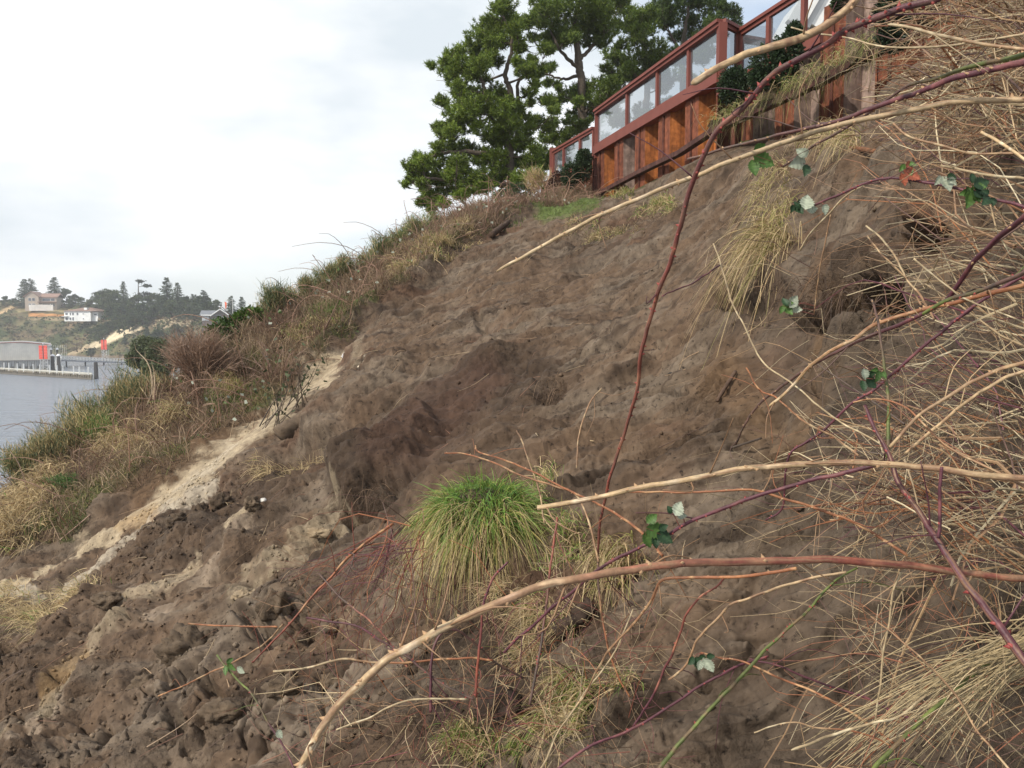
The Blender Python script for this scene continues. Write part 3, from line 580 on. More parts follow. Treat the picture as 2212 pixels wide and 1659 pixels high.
mb = MB(); mb.tube([(.3*sp, 0, 51*sp), (-18*sp, 0, 51.6*sp)], [.07, .05], 6, (.62, .60, .55)); mb.tube([(-17*sp, 0, 51.5*sp), (-8*sp, 0, 10*sp)], [.015, .015], 4, (.5, .5, .5)); mb.build('yardarm', M_PAINT, fpole)
fl = []; nn = 7
for k in range(nn): zf = 48-16*k/(nn-1); wv2 = [3, 4.5, 5, 4.4, 4.2, 3, 1.2][k]; fl += [(-17.2*sp+.05*k, .1*math.sin(k*1.3), zf*sp), (-17.2*sp+wv2*sp, .2*math.sin(k*1.7+1), zf*sp-.1)]
new_mesh('flag', np.array(fl), [[2*k, 2*k+1, 2*k+3, 2*k+2] for k in range(nn-1)], None, M_PAINT, fpole, np.tile((.75, .13, .035), (len(fl), 1)), True)
# ---------------------------------------------------------------- dock
GREY = (.42, .42, .41); WOOD = (.30, .28, .25); DARKW = (.055, .05, .048)
Yw = 262.; sw = Yw/F
wh = thing('warehouse', 'wide grey metal warehouse with red roof edge standing on dock piles', 'warehouse', (float((110-CU)*sw), Yw, WZ)); wh.rotation_euler[2] = math.radians(30)
def lx(u): return (u-110)*sw*.84
def lz(v, Y=Yw): return (700-v)/F*Y-WZ
mb = MB(); pg = [(lx(-90), lz(776.5)), (lx(110), lz(776.5)), (lx(110), lz(745)), (lx(48), lz(739)), (lx(-90), lz(743))]
mb.prism(pg, 0, 22, (.78, .73, .64), lambda V: V[:, [0, 2, 1]])
for k in range(60): xk = lx(-90)+k*(200*sw/60); mb.box(xk, xk+.10, -.05, -.002, lz(776.5), lz(745.5), (.72, .67, .585))
mb.build('wall', M_FAR, wh)
mb = MB()
for (a_, b_) in (((lx(-91), lz(742.3)), (lx(48), lz(738.2))), ((lx(48), lz(738.2)), (lx(111), lz(744.2)))): mb.bar((a_[0], 11, a_[1]), (b_[0], 11, b_[1]), 22.6, .10, (.36, .36, .35)); mb.bar((a_[0], -.42, a_[1]+.04), (b_[0], -.42, b_[1]+.04), .16, .17, (.40, .08, .06))
mb.build('roof', M_FAR, wh)
mb = MB(); mb.box(lx(-92), lx(112), -.8, 22, lz(779), lz(776.6), (.22, .21, .20)); mb.build('deck', M_FAR, wh)
for k in range(14):
    xk = lx(-84+k*14.5); mb = MB(); mb.tube([(xk, -.3, -1.5), (xk, -.3, lz(779))], [.38, .36], 8, (.36, .35, .33)); mb.build('pile', M_FAR, wh)
mb = MB()
for k in range(64): xk = lx(-90+k*3.1); mb.box(xk, xk+.22, 1.6, 1.8, -.3, lz(779.2), np.array(GREY)*random.uniform(.55, .95))
mb.box(lx(-92), lx(112), 1.2, 1.5, .9, 1.25, (.25, .24, .23)); mb.build('skirt_boards', M_FAR, wh)
mb = MB(); mb.box(lx(104), lx(112.5), -2.2, -.06, lz(746), lz(744), (.75, .75, .72)); mb.box(lx(106.5), lx(111), -1.6, -.06, lz(750.5), lz(746.2), (.55, .55, .53)); mb.build('sign_board', M_FAR, wh)
RED = (.80, .085, .055)
def daymark(label, u0, u1, v0, v1, vb, Y):
    s_ = Y/F; um = (u0+u1)/2; zb = lz(vb, Y)
    d_ = thing('daymark', label, 'navigation marker', (float((um-CU)*s_), Y, WZ+zb)); hw = (u1-u0)/2*s_; z0 = lz(v1, Y)-zb; z1 = lz(v0, Y)-zb
    for a_, b_ in ((-hw, -hw*.14), (hw*.14, hw)):
        mb = MB()
        for k in range(9): mb.box(a_, b_, -.08, .0, z0+(z1-z0)*k/9+.02, z0+(z1-z0)*(k+1)/9-.02, RED)
        mb.build('red_panel', M_PAINT, d_)
    mb = MB(); mb.box(-hw*.12, hw*.12, .02, .12, z0, z1, (.05, .03, .03))
    for k in range(4): zz = z0+(z1-z0)*(k+.5)/4; mb.box(-hw, hw, .03, .16, zz-.06, zz+.06, (.12, .07, .06))
    mb.build('backing', M_PAINT, d_)
    mb = MB(); mb.tube([(0, .1, z1), (0, .1, z1+.5)], .06, 6, WHITE); mb.tube([(0, .1, z1+.35), (0, .1, z1+.75)], .16, 8, WHITE); mb.build('lamp', M_PAINT, d_)
    for x_ in (-hw*.85, hw*.85):
        for y_ in (.2, 1.6): mb = MB(); mb.tube([(x_, y_, -.6), (x_, y_, z0 if y_ > 1 else z0+.3)], .09, 6, (.62, .63, .63)); mb.build('leg', M_PAINT, d_)
    mb = MB(); nb2 = 2 if z0 < 2.5 else 3
    for k in range(nb2):
        za, zc = z0*k/nb2, z0*(k+1)/nb2; mb.tube([(-hw*.85, .2, za), (hw*.85, .2, zc)], .05, 5, (.5, .5, .5)); mb.tube([(hw*.85, .2, za), (-hw*.85, .2, zc)], .05, 5, (.5, .5, .5)); mb.tube([(-hw*.85, .2, zc), (hw*.85, .2, zc)], .06, 5, (.5, .5, .5))
    mb.build('brace', M_PAINT, d_); return d_
daymark('pair of tall red panels on a braced frame in front of the warehouse', 84.5, 102.5, 746, 775.5, 797, 236.)
daymark('pair of red panels on a grey tower standing over the trestle', 219, 231.5, 734, 755, 772, 322.)
pf_ = thing('marker_platform', 'weathered timber platform under the red panels', 'platform', np.array(P(93, 797, 238)).reshape(3)); s_ = 238/F
mb = MB(); mb.box(-14*s_, 13*s_, -.5, 3, -.25, 0, WOOD); mb.build('deck', M_FAR, pf_)
for x_ in (-13, -4, 4, 12): mb = MB(); mb.tube([(x_*s_, 0, -2.6), (x_*s_, 0, 0.2)], .26, 8, (.14, .15, .10)); mb.build('pile', M_FAR, pf_)
mb = MB(); mb.bar((-13*s_, -.3, -2.2), (-3*s_, -.3, -.3), .2, .25, (.14, .15, .10)); mb.bar((3*s_, -.3, -.3), (12*s_, -.3, -2.2), .2, .25, (.14, .15, .10)); mb.bar((-13*s_, -.3, -1.2), (12*s_, -.3, -1.2), .2, .3, (.16, .16, .11)); mb.build('brace', M_FAR, pf_)
for (uu_, vt, vb, Yd, lab) in ((113, 769, 798, 238, 'left of the two thick dark piles with white caps by the gangway'), (126, 769, 799, 236, 'right of the two thick dark piles with white caps by the gangway'), (110.5, 755, 790, 262, 'tall dark pile with white cap behind the red panels'), (123.5, 755, 790, 262, 'tall dark pile with white cap at the head of the gangway'), (206, 782, 812, 218, 'dark pile standing alone off the end of the breakwater')):
    s_ = Yd/F; d_ = thing('mooring_pile', lab, 'mooring pile', (float((uu_-CU)*s_), Yd, WZ)); zt = lz(vt, Yd); rr = .42 if vt > 760 else .28
    mb = MB()
    for a_ in ((-.3, 0), (.3, 0), (0, .35)) if rr > .4 else ((0, 0),): mb.tube([(a_[0]*.9, a_[1], -2), (a_[0]*.5, a_[1]*.6, zt)], [rr*.95, rr*.85], 8, DARKW)
    mb.build('shaft', M_FAR, d_)
    if uu_ < 200:
        mb = MB(); mb.tube([(0, .1, zt), (0, .1, zt+.3), (0, .1, zt+.62)], [rr*1.5, rr*1.35, .06], 10, (.85, .85, .85)); mb.build('cap', M_PAINT, d_)
gw = thing('gangway', 'short grey gangway sloping down between the dark piles', 'gangway', np.array(P(119.5, 798, 240)).reshape(3)); s_ = 240/F
mb = MB(); mb.bar((-1*s_, 3, 27*s_), (2*s_, -.2, 0), 1.3, .15, (.45, .45, .44))
for sx_ in (-.6, .6): mb.bar((-1*s_+sx_, 3, 27*s_+.9), (2*s_+sx_, -.2, .9), .08, .08, (.7, .7, .7))
mb.build('walkway', M_FAR, gw)
tr = thing('trestle_walkway', 'long low trestle walkway with pale handrails over the water', 'walkway', np.array(P(129, 782, 285)).reshape(3))
p0 = np.array(P(129, 778.5, 280.)).reshape(3); p1 = np.array(P(300, 784, 300.)).reshape(3); o3 = np.array(tr.location)
mb = MB(); mb.bar(p0-o3, p1-o3, 2.2, .5, (.30, .31, .33)); mb.build('deck', M_FAR, tr)
dd = (p1-p0)/np.linalg.norm(p1-p0); sd = np.cross(dd, [0, 0, 1]); sd /= np.linalg.norm(sd)
for sgn in (-1, 1):
    mb = MB()
    for hh in (.5, 1.15): mb.bar(p0-o3+sd*sgn+[0, 0, .25+hh], p1-o3+sd*sgn+[0, 0, .25+hh], .09, .13, (.74, .73, .68))
    for k in range(27): q_ = p0+(p1-p0)*k/26-o3+sd*sgn; mb.box(q_[0]-.06, q_[0]+.06, q_[1]-.06, q_[1]+.06, q_[2]+.2, q_[2]+1.4, (.74, .73, .68))
    mb.build('handrail', M_PAINT, tr)
for k in (2, 8, 14, 20, 25):
    q_ = p0+(p1-p0)*k/26-o3
    mb = MB(); mb.tube([(q_[0], q_[1], q_[2]-.2), (q_[0], q_[1], WZ-1-o3[2])], .25, 7, DARKW); mb.build('leg', M_FAR, tr)
bw = thing('breakwater', 'low timber breakwater with a pale rail and short posts', 'breakwater', np.array(P(100, 812, 230.)).reshape(3)); o3 = np.array(bw.location)
q0 = np.array(P(-60, 789.5, 251.)).reshape(3); q1 = np.array(P(199, 807.5, 215.)).reshape(3); q0[2] = q1[2] = -13.35
dd = (q1-q0)/np.linalg.norm(q1-q0)
mb = MB()
for hh, ww in ((0, .34), (-.42, .28)): mb.bar(q0-o3+[0, 0, hh], q1-o3+[0, 0, hh], .3, ww, (.58, .56, .49) if hh == 0 else (.32, .30, .24))
mb.build('rail', M_FAR, bw)
mb = MB()
for k in range(5):
    zz = -13.95-.27*k; off = np.array([0, -.15*k, 0]); mb.bar(q0*[1, 1, 0]+[0, 0, zz]-o3+off, q1*[1, 1, 0]+[0, 0, zz]-o3+off, .5, .25, np.array([(.16, .13, .10), (.22, .19, .12), (.13, .11, .09), (.19, .17, .14), (.10, .085, .07)][k]))
for k in range(60): q_ = q0+(q1-q0)*k/59-o3; mb.box(q_[0]-.12, q_[0]+.12, q_[1]-.75, q_[1]-.2, WZ-1-o3[2], -13.7-random.uniform(0, .5)-o3[2], np.array((.15, .13, .10))*random.uniform(.7, 1.3))
mb.build('crib', M_FAR, bw)
for uu_ in (0, 18, 29, 48, 62, 83, 97, 117, 132, 144, 193, 165, 176):
    tt = np.interp(uu_, [-60, 199], [0, 1]); tt = tt*q0[1]/(q0[1]*tt+q1[1]*(1-tt)) if 0 else tt; q_ = q0+(q1-q0)*tt-o3
    mb = MB(); mb.tube([(q_[0], q_[1]-.1, -1.2), (q_[0], q_[1]-.1, q_[2]+1.75)], .22, 8, (.62, .62, .60)); mb.build('post', M_FAR, bw)
# ================================================================== SHEET PILE WALL
RUSTC = np.array([.20, .068, .036]); ORANGE = np.array([.36, .125, .034]); BROWN = np.array([.13, .048, .033]); PALE = np.array([.26, .19, .155])
MAROON = (.175, .050, .036)
m, t, b, o = mat_new('rusty_steel'); n = t.nodes; l = t.links.new
at = n.new('ShaderNodeAttribute'); at.attribute_name = 'tint'; tcn = n.new('ShaderNodeTexCoord')
mpn = n.new('ShaderNodeMapping'); mpn.inputs['Scale'].default_value = (5, 5, .55); l(tcn.outputs['Object'], mpn.inputs[0])
na = n.new('ShaderNodeTexNoise'); na.inputs['Scale'].default_value = 1.6; na.inputs['Detail'].default_value = 7; na.inputs['Roughness'].default_value = .65; l(mpn.outputs[0], na.inputs['Vector'])
nb_ = n.new('ShaderNodeTexNoise'); nb_.inputs['Scale'].default_value = 9; nb_.inputs['Detail'].default_value = 8; l(tcn.outputs['Object'], nb_.inputs['Vector'])
rr = n.new('ShaderNodeValToRGB'); rr.color_ramp.elements[0].position = .3; rr.color_ramp.elements[0].color = (.48, .42, .42, 1); rr.color_ramp.elements[1].position = .72; rr.color_ramp.elements[1].color = (1.35, 1.35, 1.35, 1)
l(na.outputs['Fac'], rr.inputs[0]); mu = n.new('ShaderNodeVectorMath'); mu.operation = 'MULTIPLY'; l(at.outputs['Color'], mu.inputs[0]); l(rr.outputs[0], mu.inputs[1])
mr = n.new('ShaderNodeMapRange'); mr.inputs['To Min'].default_value = .65; mr.inputs['To Max'].default_value = 1.35; mr.inputs['From Min'].default_value = .3; mr.inputs['From Max'].default_value = .7; l(nb_.outputs['Fac'], mr.inputs['Value'])
m2 = n.new('ShaderNodeVectorMath'); m2.operation = 'SCALE'; l(mu.outputs[0], m2.inputs[0]); l(mr.outputs[0], m2.inputs['Scale']); l(m2.outputs[0], b.inputs['Base Color'])
b.inputs['Roughness'].default_value = .8; b.inputs['Specular IOR Level'].default_value = .25
bp = n.new('ShaderNodeBump'); bp.inputs['Distance'].default_value = .006; l(nb_.outputs['Fac'], bp.inputs['Height']); l(bp.outputs[0], b.inputs['Normal'])
M_RUST = m
m, t, b, o = mat_new('wind_screen_glass'); n = t.nodes; l = t.links.new
gl = n.new('ShaderNodeBsdfGlossy'); gl.inputs['Roughness'].default_value = .03; gl.inputs['Color'].default_value = (.9, .93, .95, 1)
tp = n.new('ShaderNodeBsdfTransparent'); tp.inputs['Color'].default_value = (.80, .84, .86, 1)
df = n.new('ShaderNodeBsdfDiffuse'); df.inputs['Color'].default_value = (.17, .19, .21, 1)
f = n.new('ShaderNodeFresnel'); f.inputs['IOR'].default_value = 1.5
ma = n.new('ShaderNodeMath'); ma.operation = 'ADD'; ma.use_clamp = True; ma.inputs[1].default_value = .10; l(f.outputs[0], ma.inputs[0])
m1 = n.new('ShaderNodeMixShader'); m1.inputs[0].default_value = .42; l(tp.outputs[0], m1.inputs[1]); l(df.outputs[0], m1.inputs[2])
mm = n.new('ShaderNodeMixShader'); l(ma.outputs[0], mm.inputs[0]); l(m1.outputs[0], mm.inputs[1]); l(gl.outputs[0], mm.inputs[2]); l(mm.outputs[0], o.inputs[0])
M_GLASS = m
wall = thing('retaining_wall', 'rusty sheet pile retaining wall with glass wind screen along the bluff top', 'retaining wall', (4.0, 20.0, 4.4)); WO = np.array([4.0, 20.0, 4.4])
def pile_run(A, B, ztop, zbot, n_, phase_out=True, dep=.34, inner=ORANGE):
    """n_ trapezoid periods from A to B (plan); river side is the left of the view"""
    A = np.array(A, float); B = np.array(B, float); L_ = np.linalg.norm(B-A); dr = (B-A)/L_; nr = np.array([-abs(dr[1]), -abs(dr[0])*np.sign(dr[0]*-dr[1]) if 0 else 0.0]); nr = np.array([dr[1], -dr[0]]); nr = nr*(-1 if nr[0] > 0 else 1)
    per = L_/n_
    for k in range(n_):
        s0 = k*per; sec = [(0, 0), (.42, 0), (.50, -dep), (.90, -dep), (.97, 0), (1.0, 0)]
        ink = inner if random.random() < .65 else PALE
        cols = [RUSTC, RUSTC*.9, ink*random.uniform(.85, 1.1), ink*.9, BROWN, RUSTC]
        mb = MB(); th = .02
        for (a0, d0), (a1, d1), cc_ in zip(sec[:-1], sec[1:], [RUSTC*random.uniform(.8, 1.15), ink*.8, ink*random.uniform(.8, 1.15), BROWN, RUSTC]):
            nsub = 3
            for q_ in range(nsub):
                f0 = q_/nsub; f1 = (q_+1)/nsub
                pa = A+dr*(s0+per*(a0+(a1-a0)*f0))+nr*(d0+(d1-d0)*f0); pb_ = A+dr*(s0+per*(a0+(a1-a0)*f1))+nr*(d0+(d1-d0)*f1)
                zs = np.linspace(zbot, ztop, 5)
                for z0_, z1_ in zip(zs[:-1], zs[1:]):
                    jit = random.uniform(.88, 1.12)
                    mb.add(np.array([[pa[0], pa[1], z0_], [pb_[0], pb_[1], z0_], [pb_[0], pb_[1], z1_], [pa[0], pa[1], z1_]])-WO, [[0, 1, 2, 3]], None, cc_*jit)
        # back leaf gives the steel its thickness, and a bulb at the interlock
        for (a0, d0), (a1, d1) in zip(sec[:-1], sec[1:]):
            pa = A+dr*(s0+per*a0)+nr*(d0-th); pb_ = A+dr*(s0+per*a1)+nr*(d1-th)
            mb.add(np.array([[pa[0], pa[1], zbot], [pa[0], pa[1], ztop], [pb_[0], pb_[1], ztop], [pb_[0], pb_[1], zbot]])-WO, [[0, 1, 2, 3]], None, BROWN)
        pi = A+dr*(s0+per*.20)+nr*.012; mb.tube([np.array([pi[0], pi[1], zbot])-WO, np.array([pi[0], pi[1], ztop])-WO], .035, 6, BROWN*.8)
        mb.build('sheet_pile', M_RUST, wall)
def rail_run(A, B, zt, zb, posts, capw=.11, beam=.24, glass=True, zslope=0.0):
    """timber-look rail from A to B: top rail, bottom beam, posts at fractions, a pane between each two"""
    A = np.array(A, float); B = np.array(B, float); dr = (B-A)/np.linalg.norm(B-A)
    a3 = lambda f_, z_: np.array([*(A+(B-A)*f_), z_+zslope*f_])-WO
    mb = MB(); mb.bar(a3(0, zt), a3(1, zt), capw+.06, .07, MAROON); mb.bar(a3(0, zt-.075), a3(1, zt-.075), capw-.03, .075, MAROON); top = mb.build('top_rail', M_PAINT, wall)
    mb = MB(); mb.bar(a3(0, zb-beam/2), a3(1, zb-beam/2), capw+.02, beam, MAROON); mb.bar(a3(0, zb+.025), a3(1, zb+.025), capw-.04, .045, MAROON); mb.build('cap_beam', M_PAINT, wall)
    for f_ in posts: mb = MB(); mb.bar(a3(f_, zb+.05), a3(f_, zt-.115), .10, .10, MAROON, up=(dr[0], dr[1], 0)); mb.build('post', M_PAINT, wall)
    if glass:
        L_ = np.linalg.norm(B-A); e = .055/L_
        for f0, f1 in zip(posts[:-1], posts[1:]):
            mb = MB(); x0 = f0+e; x1 = f1-e; nr = np.array([dr[1], -dr[0], 0])*.006
            V = [a3(x0, zb+.05)-nr, a3(x1, zb+.05)-nr, a3(x1, zt-.115)-nr, a3(x0, zt-.115)-nr]
            mb.add(V, [[0, 1, 2, 3]], None, (1, 1, 1)); mb.build('glass_pane', M_GLASS, wall)
A0 = (1.45, 28.7); A1 = (2.62, 25.05); Bm = (4.54, 17.7); Cm = (5.02, 18.2); Dm = (5.98, 15.8); Em = (7.4, 12.6)
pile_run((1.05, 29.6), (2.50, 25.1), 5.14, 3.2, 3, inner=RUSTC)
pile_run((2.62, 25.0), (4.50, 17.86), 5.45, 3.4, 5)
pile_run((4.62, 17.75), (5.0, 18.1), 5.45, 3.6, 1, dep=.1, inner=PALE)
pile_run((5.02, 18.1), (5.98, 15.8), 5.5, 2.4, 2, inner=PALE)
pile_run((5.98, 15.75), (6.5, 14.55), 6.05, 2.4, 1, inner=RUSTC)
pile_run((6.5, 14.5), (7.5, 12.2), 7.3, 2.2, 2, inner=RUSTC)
rail_run(A0, (2.55, 25.28), 6.08, 5.15, [.03, .30, .70, 1.0], beam=.12)
mb = MB(); mb.box(A0[0]-.12, A0[0]+.12, A0[1]-.1, A0[1]+.1, 3.9, 6.2); mb.V[0][:] -= WO.astype(np.float32); mb.C[0] = np.tile(MAROON, (8, 1)); mb.build('post', M_PAINT, wall)
mb = MB(); mb.bar(np.array([A1[0], A1[1], 5.1])-WO, np.array([A1[0], A1[1], 6.44])-WO, .14, .14, MAROON, up=(0, 1, 0)); mb.build('post', M_PAINT, wall)
rail_run(A1, Bm, 6.52, 5.46, [0, .315, .575, .80, .985], capw=.22)
mb = MB(); mb.bar(np.array([Bm[0], Bm[1], 4.95])-WO, np.array([Bm[0], Bm[1], 6.47])-WO, .17, .17, MAROON, up=(0, 1, 0)); mb.build('post', M_PAINT, wall)
rail_run(Bm, Cm, 6.52, 5.46, [.1, .95])
rail_run(Cm, Dm, 6.45, 5.46, [.04, .40, .80], zslope=.18)
rail_run((5.02, 18.25), (6.6, 18.9), 6.38, 5.46, [.04, .5, .98])
# leaning waler left hanging as the soil below slid away
wp = np.array([P(1215, 437, 27.0).reshape(3) if 0 else np.array(P(1292, 428, 25.0)), np.array(P(1400, 372, 21.6)), np.array(P(1490, 330, 18.9)), np.array(P(1560, 285, 17.2)), np.array(P(1660, 240, 15.9)), np.array(P(1760, 196, 14.9)), np.array(P(1880, 134, 13.6)), np.array(P(2010, 70, 12.4))])
wp[:, 0] -= .22
mb = MB()
for a_, b_ in zip(wp[:-1], wp[1:]): mb.bar(a_-WO, b_+(b_-a_)*.02-WO, .16, .11, (.085, .040, .032))
mb.build('waler', M_RUST, wall)
# turf and soil caught on the waler
sp_ = spline(wp[3:], 260); VB = []; 
_a = np.linspace(0, 1, 22); pts = sp_[:, None]+np.stack(np.broadcast_arrays((-.10+.95*np.maximum(_a-.25, 0))[None], (.25*np.maximum(_a-.25, 0))[None], (-.04+.16*np.minimum(_a/.25, 1)+.22*np.maximum(_a-.25, 0))[None]), -1)
pv = pts.reshape(-1, 3); pv = pv+np.stack([fbm(pv.astype(np.float32), 3, 4, seed=1)*.16, 0*pv[:, 0], fbm(pv.astype(np.float32), 2.5, 5, .6, seed=5)*.22], -1)
i = (np.arange(259)*22)[:, None]; j = np.arange(21)[None]; Qt = np.stack([i+j, i+22+j, i+22+j+1, i+j+1], -1).reshape(-1, 4)
tag(new_mesh('soil_ledge', pv, Qt, None, M_SOIL, None, np.tile([.085, .062, .036], (len(pv), 1)), True), 'ledge of turf and soil caught on the leaning beam of the wall', 'soil', kind='structure')

# ================================================================== WHITE GABLED HOUSE
hY = 24.; hp = np.array(P(1770, 60, hY)).reshape(3); s_ = hY/F
hg = thing('gabled_house', 'white house with a steep roof edge showing above the wall', 'house', (hp[0], hp[1], 5.4))
lo = np.array([hp[0], hp[1], 5.4])
def q2(u, v, dy=0): return np.array(P(u, v, hY)).reshape(3)-lo+[0, dy, 0]
w0 = q2(1716, 52); w1 = q2(1790, -75); w2 = q2(1930, 52); w3 = q2(1930, -75)
mb = MB()
poly = [q2(1722, 52), q2(1795, -78), q2(2050, -78), q2(2050, 70), q2(1722, 70)]; n_ = len(poly); V = np.array([p_+[0, dy, 0] for dy in (.1, 4.0) for p_ in poly])
mb.add(V, [[k, (k+1) % n_, n_+(k+1) % n_, n_+k] for k in range(n_)], [[0, 2, 1], [0, 3, 2], [0, 4, 3]], (.78, .79, .80)); mb.build('wall', M_PAINT, hg)
mb = MB(); mb.bar(q2(1712, 58, -.1), q2(1794, -86, -.1), .5, .30, (.80, .80, .78), up=(0, 1, 0)); mb.bar(q2(1736, 58, -.02), q2(1812, -78, -.02), .3, .18, (.62, .63, .63), up=(0, 1, 0)); mb.bar(q2(1757, 58, -.03), q2(1822, -60, -.03), .3, .14, (.84, .84, .82), up=(0, 1, 0)); mb.build('fascia', M_PAINT, hg)
mb = MB(); mb.bar(q2(1780, 70, .08), q2(1780, -80, .08), .14, .12, (.82, .82, .80), up=(0, 1, 0)); mb.bar(q2(1800, 70, .08), q2(1800, -80, .08), .10, .10, (.82, .82, .80), up=(0, 1, 0)); mb.build('corner_board', M_PAINT, hg)
wn_ = MB(); wn_.box(*(lambda a_, b_: (a_[0], b_[0], .02, .08, b_[2], a_[2]))(q2(1781.5, -20), q2(1798.5, 42)), (.42, .50, .58)); wn_.build('window', M_PAINT, hg)

# ================================================================== PINES
def pine(name, label, Y, clusters, trunks, base_uv, col, seed, dens=1.0, spread=.9):
    r = np.random.default_rng(seed); s_ = Y/F; b0 = np.array(P(base_uv[0], base_uv[1], Y)).reshape(3)
    t_ = thing(name, label, 'tree', b0)
    nodes = []; tb = MB()
    for tr_ in trunks:
        pts = [np.array(P(u, v, Y+dy)).reshape(3)-b0 for (u, v, w_, dy) in tr_]; rad = np.array([w_*s_/2 for (_, _, w_, _) in tr_])
        n_ = len(pts)*6; sp2 = spline(pts, n_); rd = np.interp(np.linspace(0, 1, n_), np.linspace(0, 1, len(rad)), rad)
        sp2 += r.normal(size=sp2.shape)*.02; tb.tube(sp2, rd, 7, np.array([.105, .082, .062])); nodes.append(np.column_stack([sp2, rd]))
    nodes = np.vstack(nodes)
    bb, dd_, cc_, ln = [], [], [], []
    order = sorted(clusters, key=lambda c_: min(np.hypot(nodes[:, 0]-((c_[0]-base_uv[0])*s_), nodes[:, 2]-(-(c_[1]-base_uv[1])*s_))))
    order = [x_ for c_ in order for x_ in ((c_[0], c_[1], c_[2]*1.12), (c_[0]+r.normal()*c_[2]*.75, c_[1]+abs(r.normal())*c_[2]*.55, c_[2]*.66))]
    for (u, v, R) in order:
        dy = r.normal()*spread; c0 = np.array(P(u, v, Y+dy)).reshape(3)-b0; Rm = R*s_
        # limb from the nearest lower wood
        dist = np.linalg.norm(nodes[:, :3]-c0, axis=1)+np.maximum(0, nodes[:, 2]-c0[2]+.1)*1.5; k = int(np.argmin(dist)); st = nodes[k, :3]
        if dist[k] < 4.5:
            md = (st+c0)/2+[0, 0, -.10*dist[k]]+r.normal(size=3)*.08*dist[k]; lp = spline([st, md, c0], 9); rad = np.linspace(min(nodes[k, 3]*.7, .055), .014, 9)
            tb.tube(lp, rad, 5, np.array([.10, .08, .062])); nodes = np.vstack([nodes, np.column_stack([lp[3:], rad[3:]])])
            for q_ in range(4):
                e_ = c0+r.normal(size=3)*[Rm*.8, Rm*.8, Rm*.5]; tb.tube([lp[5], (lp[5]+e_)/2+[0, 0, -.05], e_], [.014, .010, .006], 4, np.array([.10, .08, .06]))
        nt_ = int(42*dens*(.5+Rm*Rm*5.5)); nt_ = max(18, min(nt_, 150))
        q_ = r.normal(size=(nt_, 3)); q_ /= np.linalg.norm(q_, axis=1)[:, None]; rad_ = r.uniform(.25, 1.0, (nt_, 1))**.6
        tip = c0+q_*rad_*[Rm*1.05, Rm*1.05, Rm*.70]+r.normal(size=(nt_, 3))*.03
        ax = q_*[.8, .8, .35]+[0, 0, .75]+r.normal(size=(nt_, 3))*.25; ax /= np.linalg.norm(ax, axis=1)[:, None]
        lvl = r.uniform(.75, 1.25)
        for (tp_, a_) in zip(tip, ax):
            m_ = 22; z_ = r.uniform(-.10, .10, m_); dirs = a_*0.75+r.normal(size=(m_, 3))*.62
            bb.append(tp_+a_*z_[:, None]); dd_.append(dirs); g = r.uniform(0, 1, (m_, 1)); cm = np.array(col[0])*(1-g)+np.array(col[1])*g; cc_.append(cm*lvl*r.uniform(.8, 1.2, (m_, 1))); ln.append(r.uniform(.09, .17, m_))
    tb.build('trunk', M_BARK, t_, True)
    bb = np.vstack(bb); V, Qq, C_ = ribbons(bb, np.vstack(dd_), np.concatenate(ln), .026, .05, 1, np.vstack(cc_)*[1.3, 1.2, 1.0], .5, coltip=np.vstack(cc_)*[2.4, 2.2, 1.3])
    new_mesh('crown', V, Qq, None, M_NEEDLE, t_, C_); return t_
A_cl = [(1090,15,22),(1075,40,25),(1105,45,20),(1050,60,26),(1030,85,25),(1065,90,26),(1098,85,20),(1112,62,13),(1120,105,11),(1010,110,25),(1045,115,26),(995,140,22),(1030,150,22),(980,150,16),(1060,122,16),
 (962,133,12),(987,148,17),(1018,160,20),(977,172,16),(1036,138,20),(1120,133,12),(1140,148,14),(1125,158,12),(1150,128,10),(1022,210,28),(997,199,20),(1071,202,24),(1051,227,32),(1007,234,28),(955,222,14),(987,247,26),(1083,236,26),(1113,226,20),(1145,200,14),(1157,182,9),(1182,217,14),(1199,237,12),
 (948,276,14),(972,276,20),(1009,271,25),(1045,280,25),(1096,266,26),(1133,259,24),(1165,266,20),(1071,300,26),(1108,303,24),(1133,308,18),(960,316,20),(597+400,321,26),(1034,333,28),(1071,340,28),(1108,350,25),(1145,350,20),(1177,345,16),
 (898,343,14),(881,358,10),(918,353,18),(943,345,18),(886,390,10),(900,375,16),(923,380,20),(960,370,24),(985,358,24),(953,390,20),(1009,382,24),(1046,382,24),(1083,377,22),(918,405,12),(972,405,20),(1010,405,20),(1050,405,18),(1120,385,20),(1155,375,16),(945,420,18),(927,424,14),(914,438,11),(941,440,14)]
pine('pine_tree', 'leftmost shore pine with low drooping left side, beside the wall end', 33., A_cl, [[(1108,440,26,0),(1100,330,20,0),(1086,262,17,.1),(1103,205,13,.2),(1092,165,10,.2),(1101,125,8,.1),(1104,80,6,0),(1086,35,4,0)],[(1094,290,12,0),(1062,255,10,-.3),(1046,190,8,-.5),(1030,140,5,-.6)],[(1090,275,12,0),(1122,240,9,.4),(1118,185,7,.5),(1150,140,5,.6)],[(1100,340,14,0),(1030,330,10,-.4),(960,330,7,-.7),(905,352,4,-.9)],[(1104,400,14,0),(1020,395,10,-.5),(930,385,6,-.9)]], (1108,445), ((.105,.145,.030),(.055,.095,.025)), 5, 1.0)
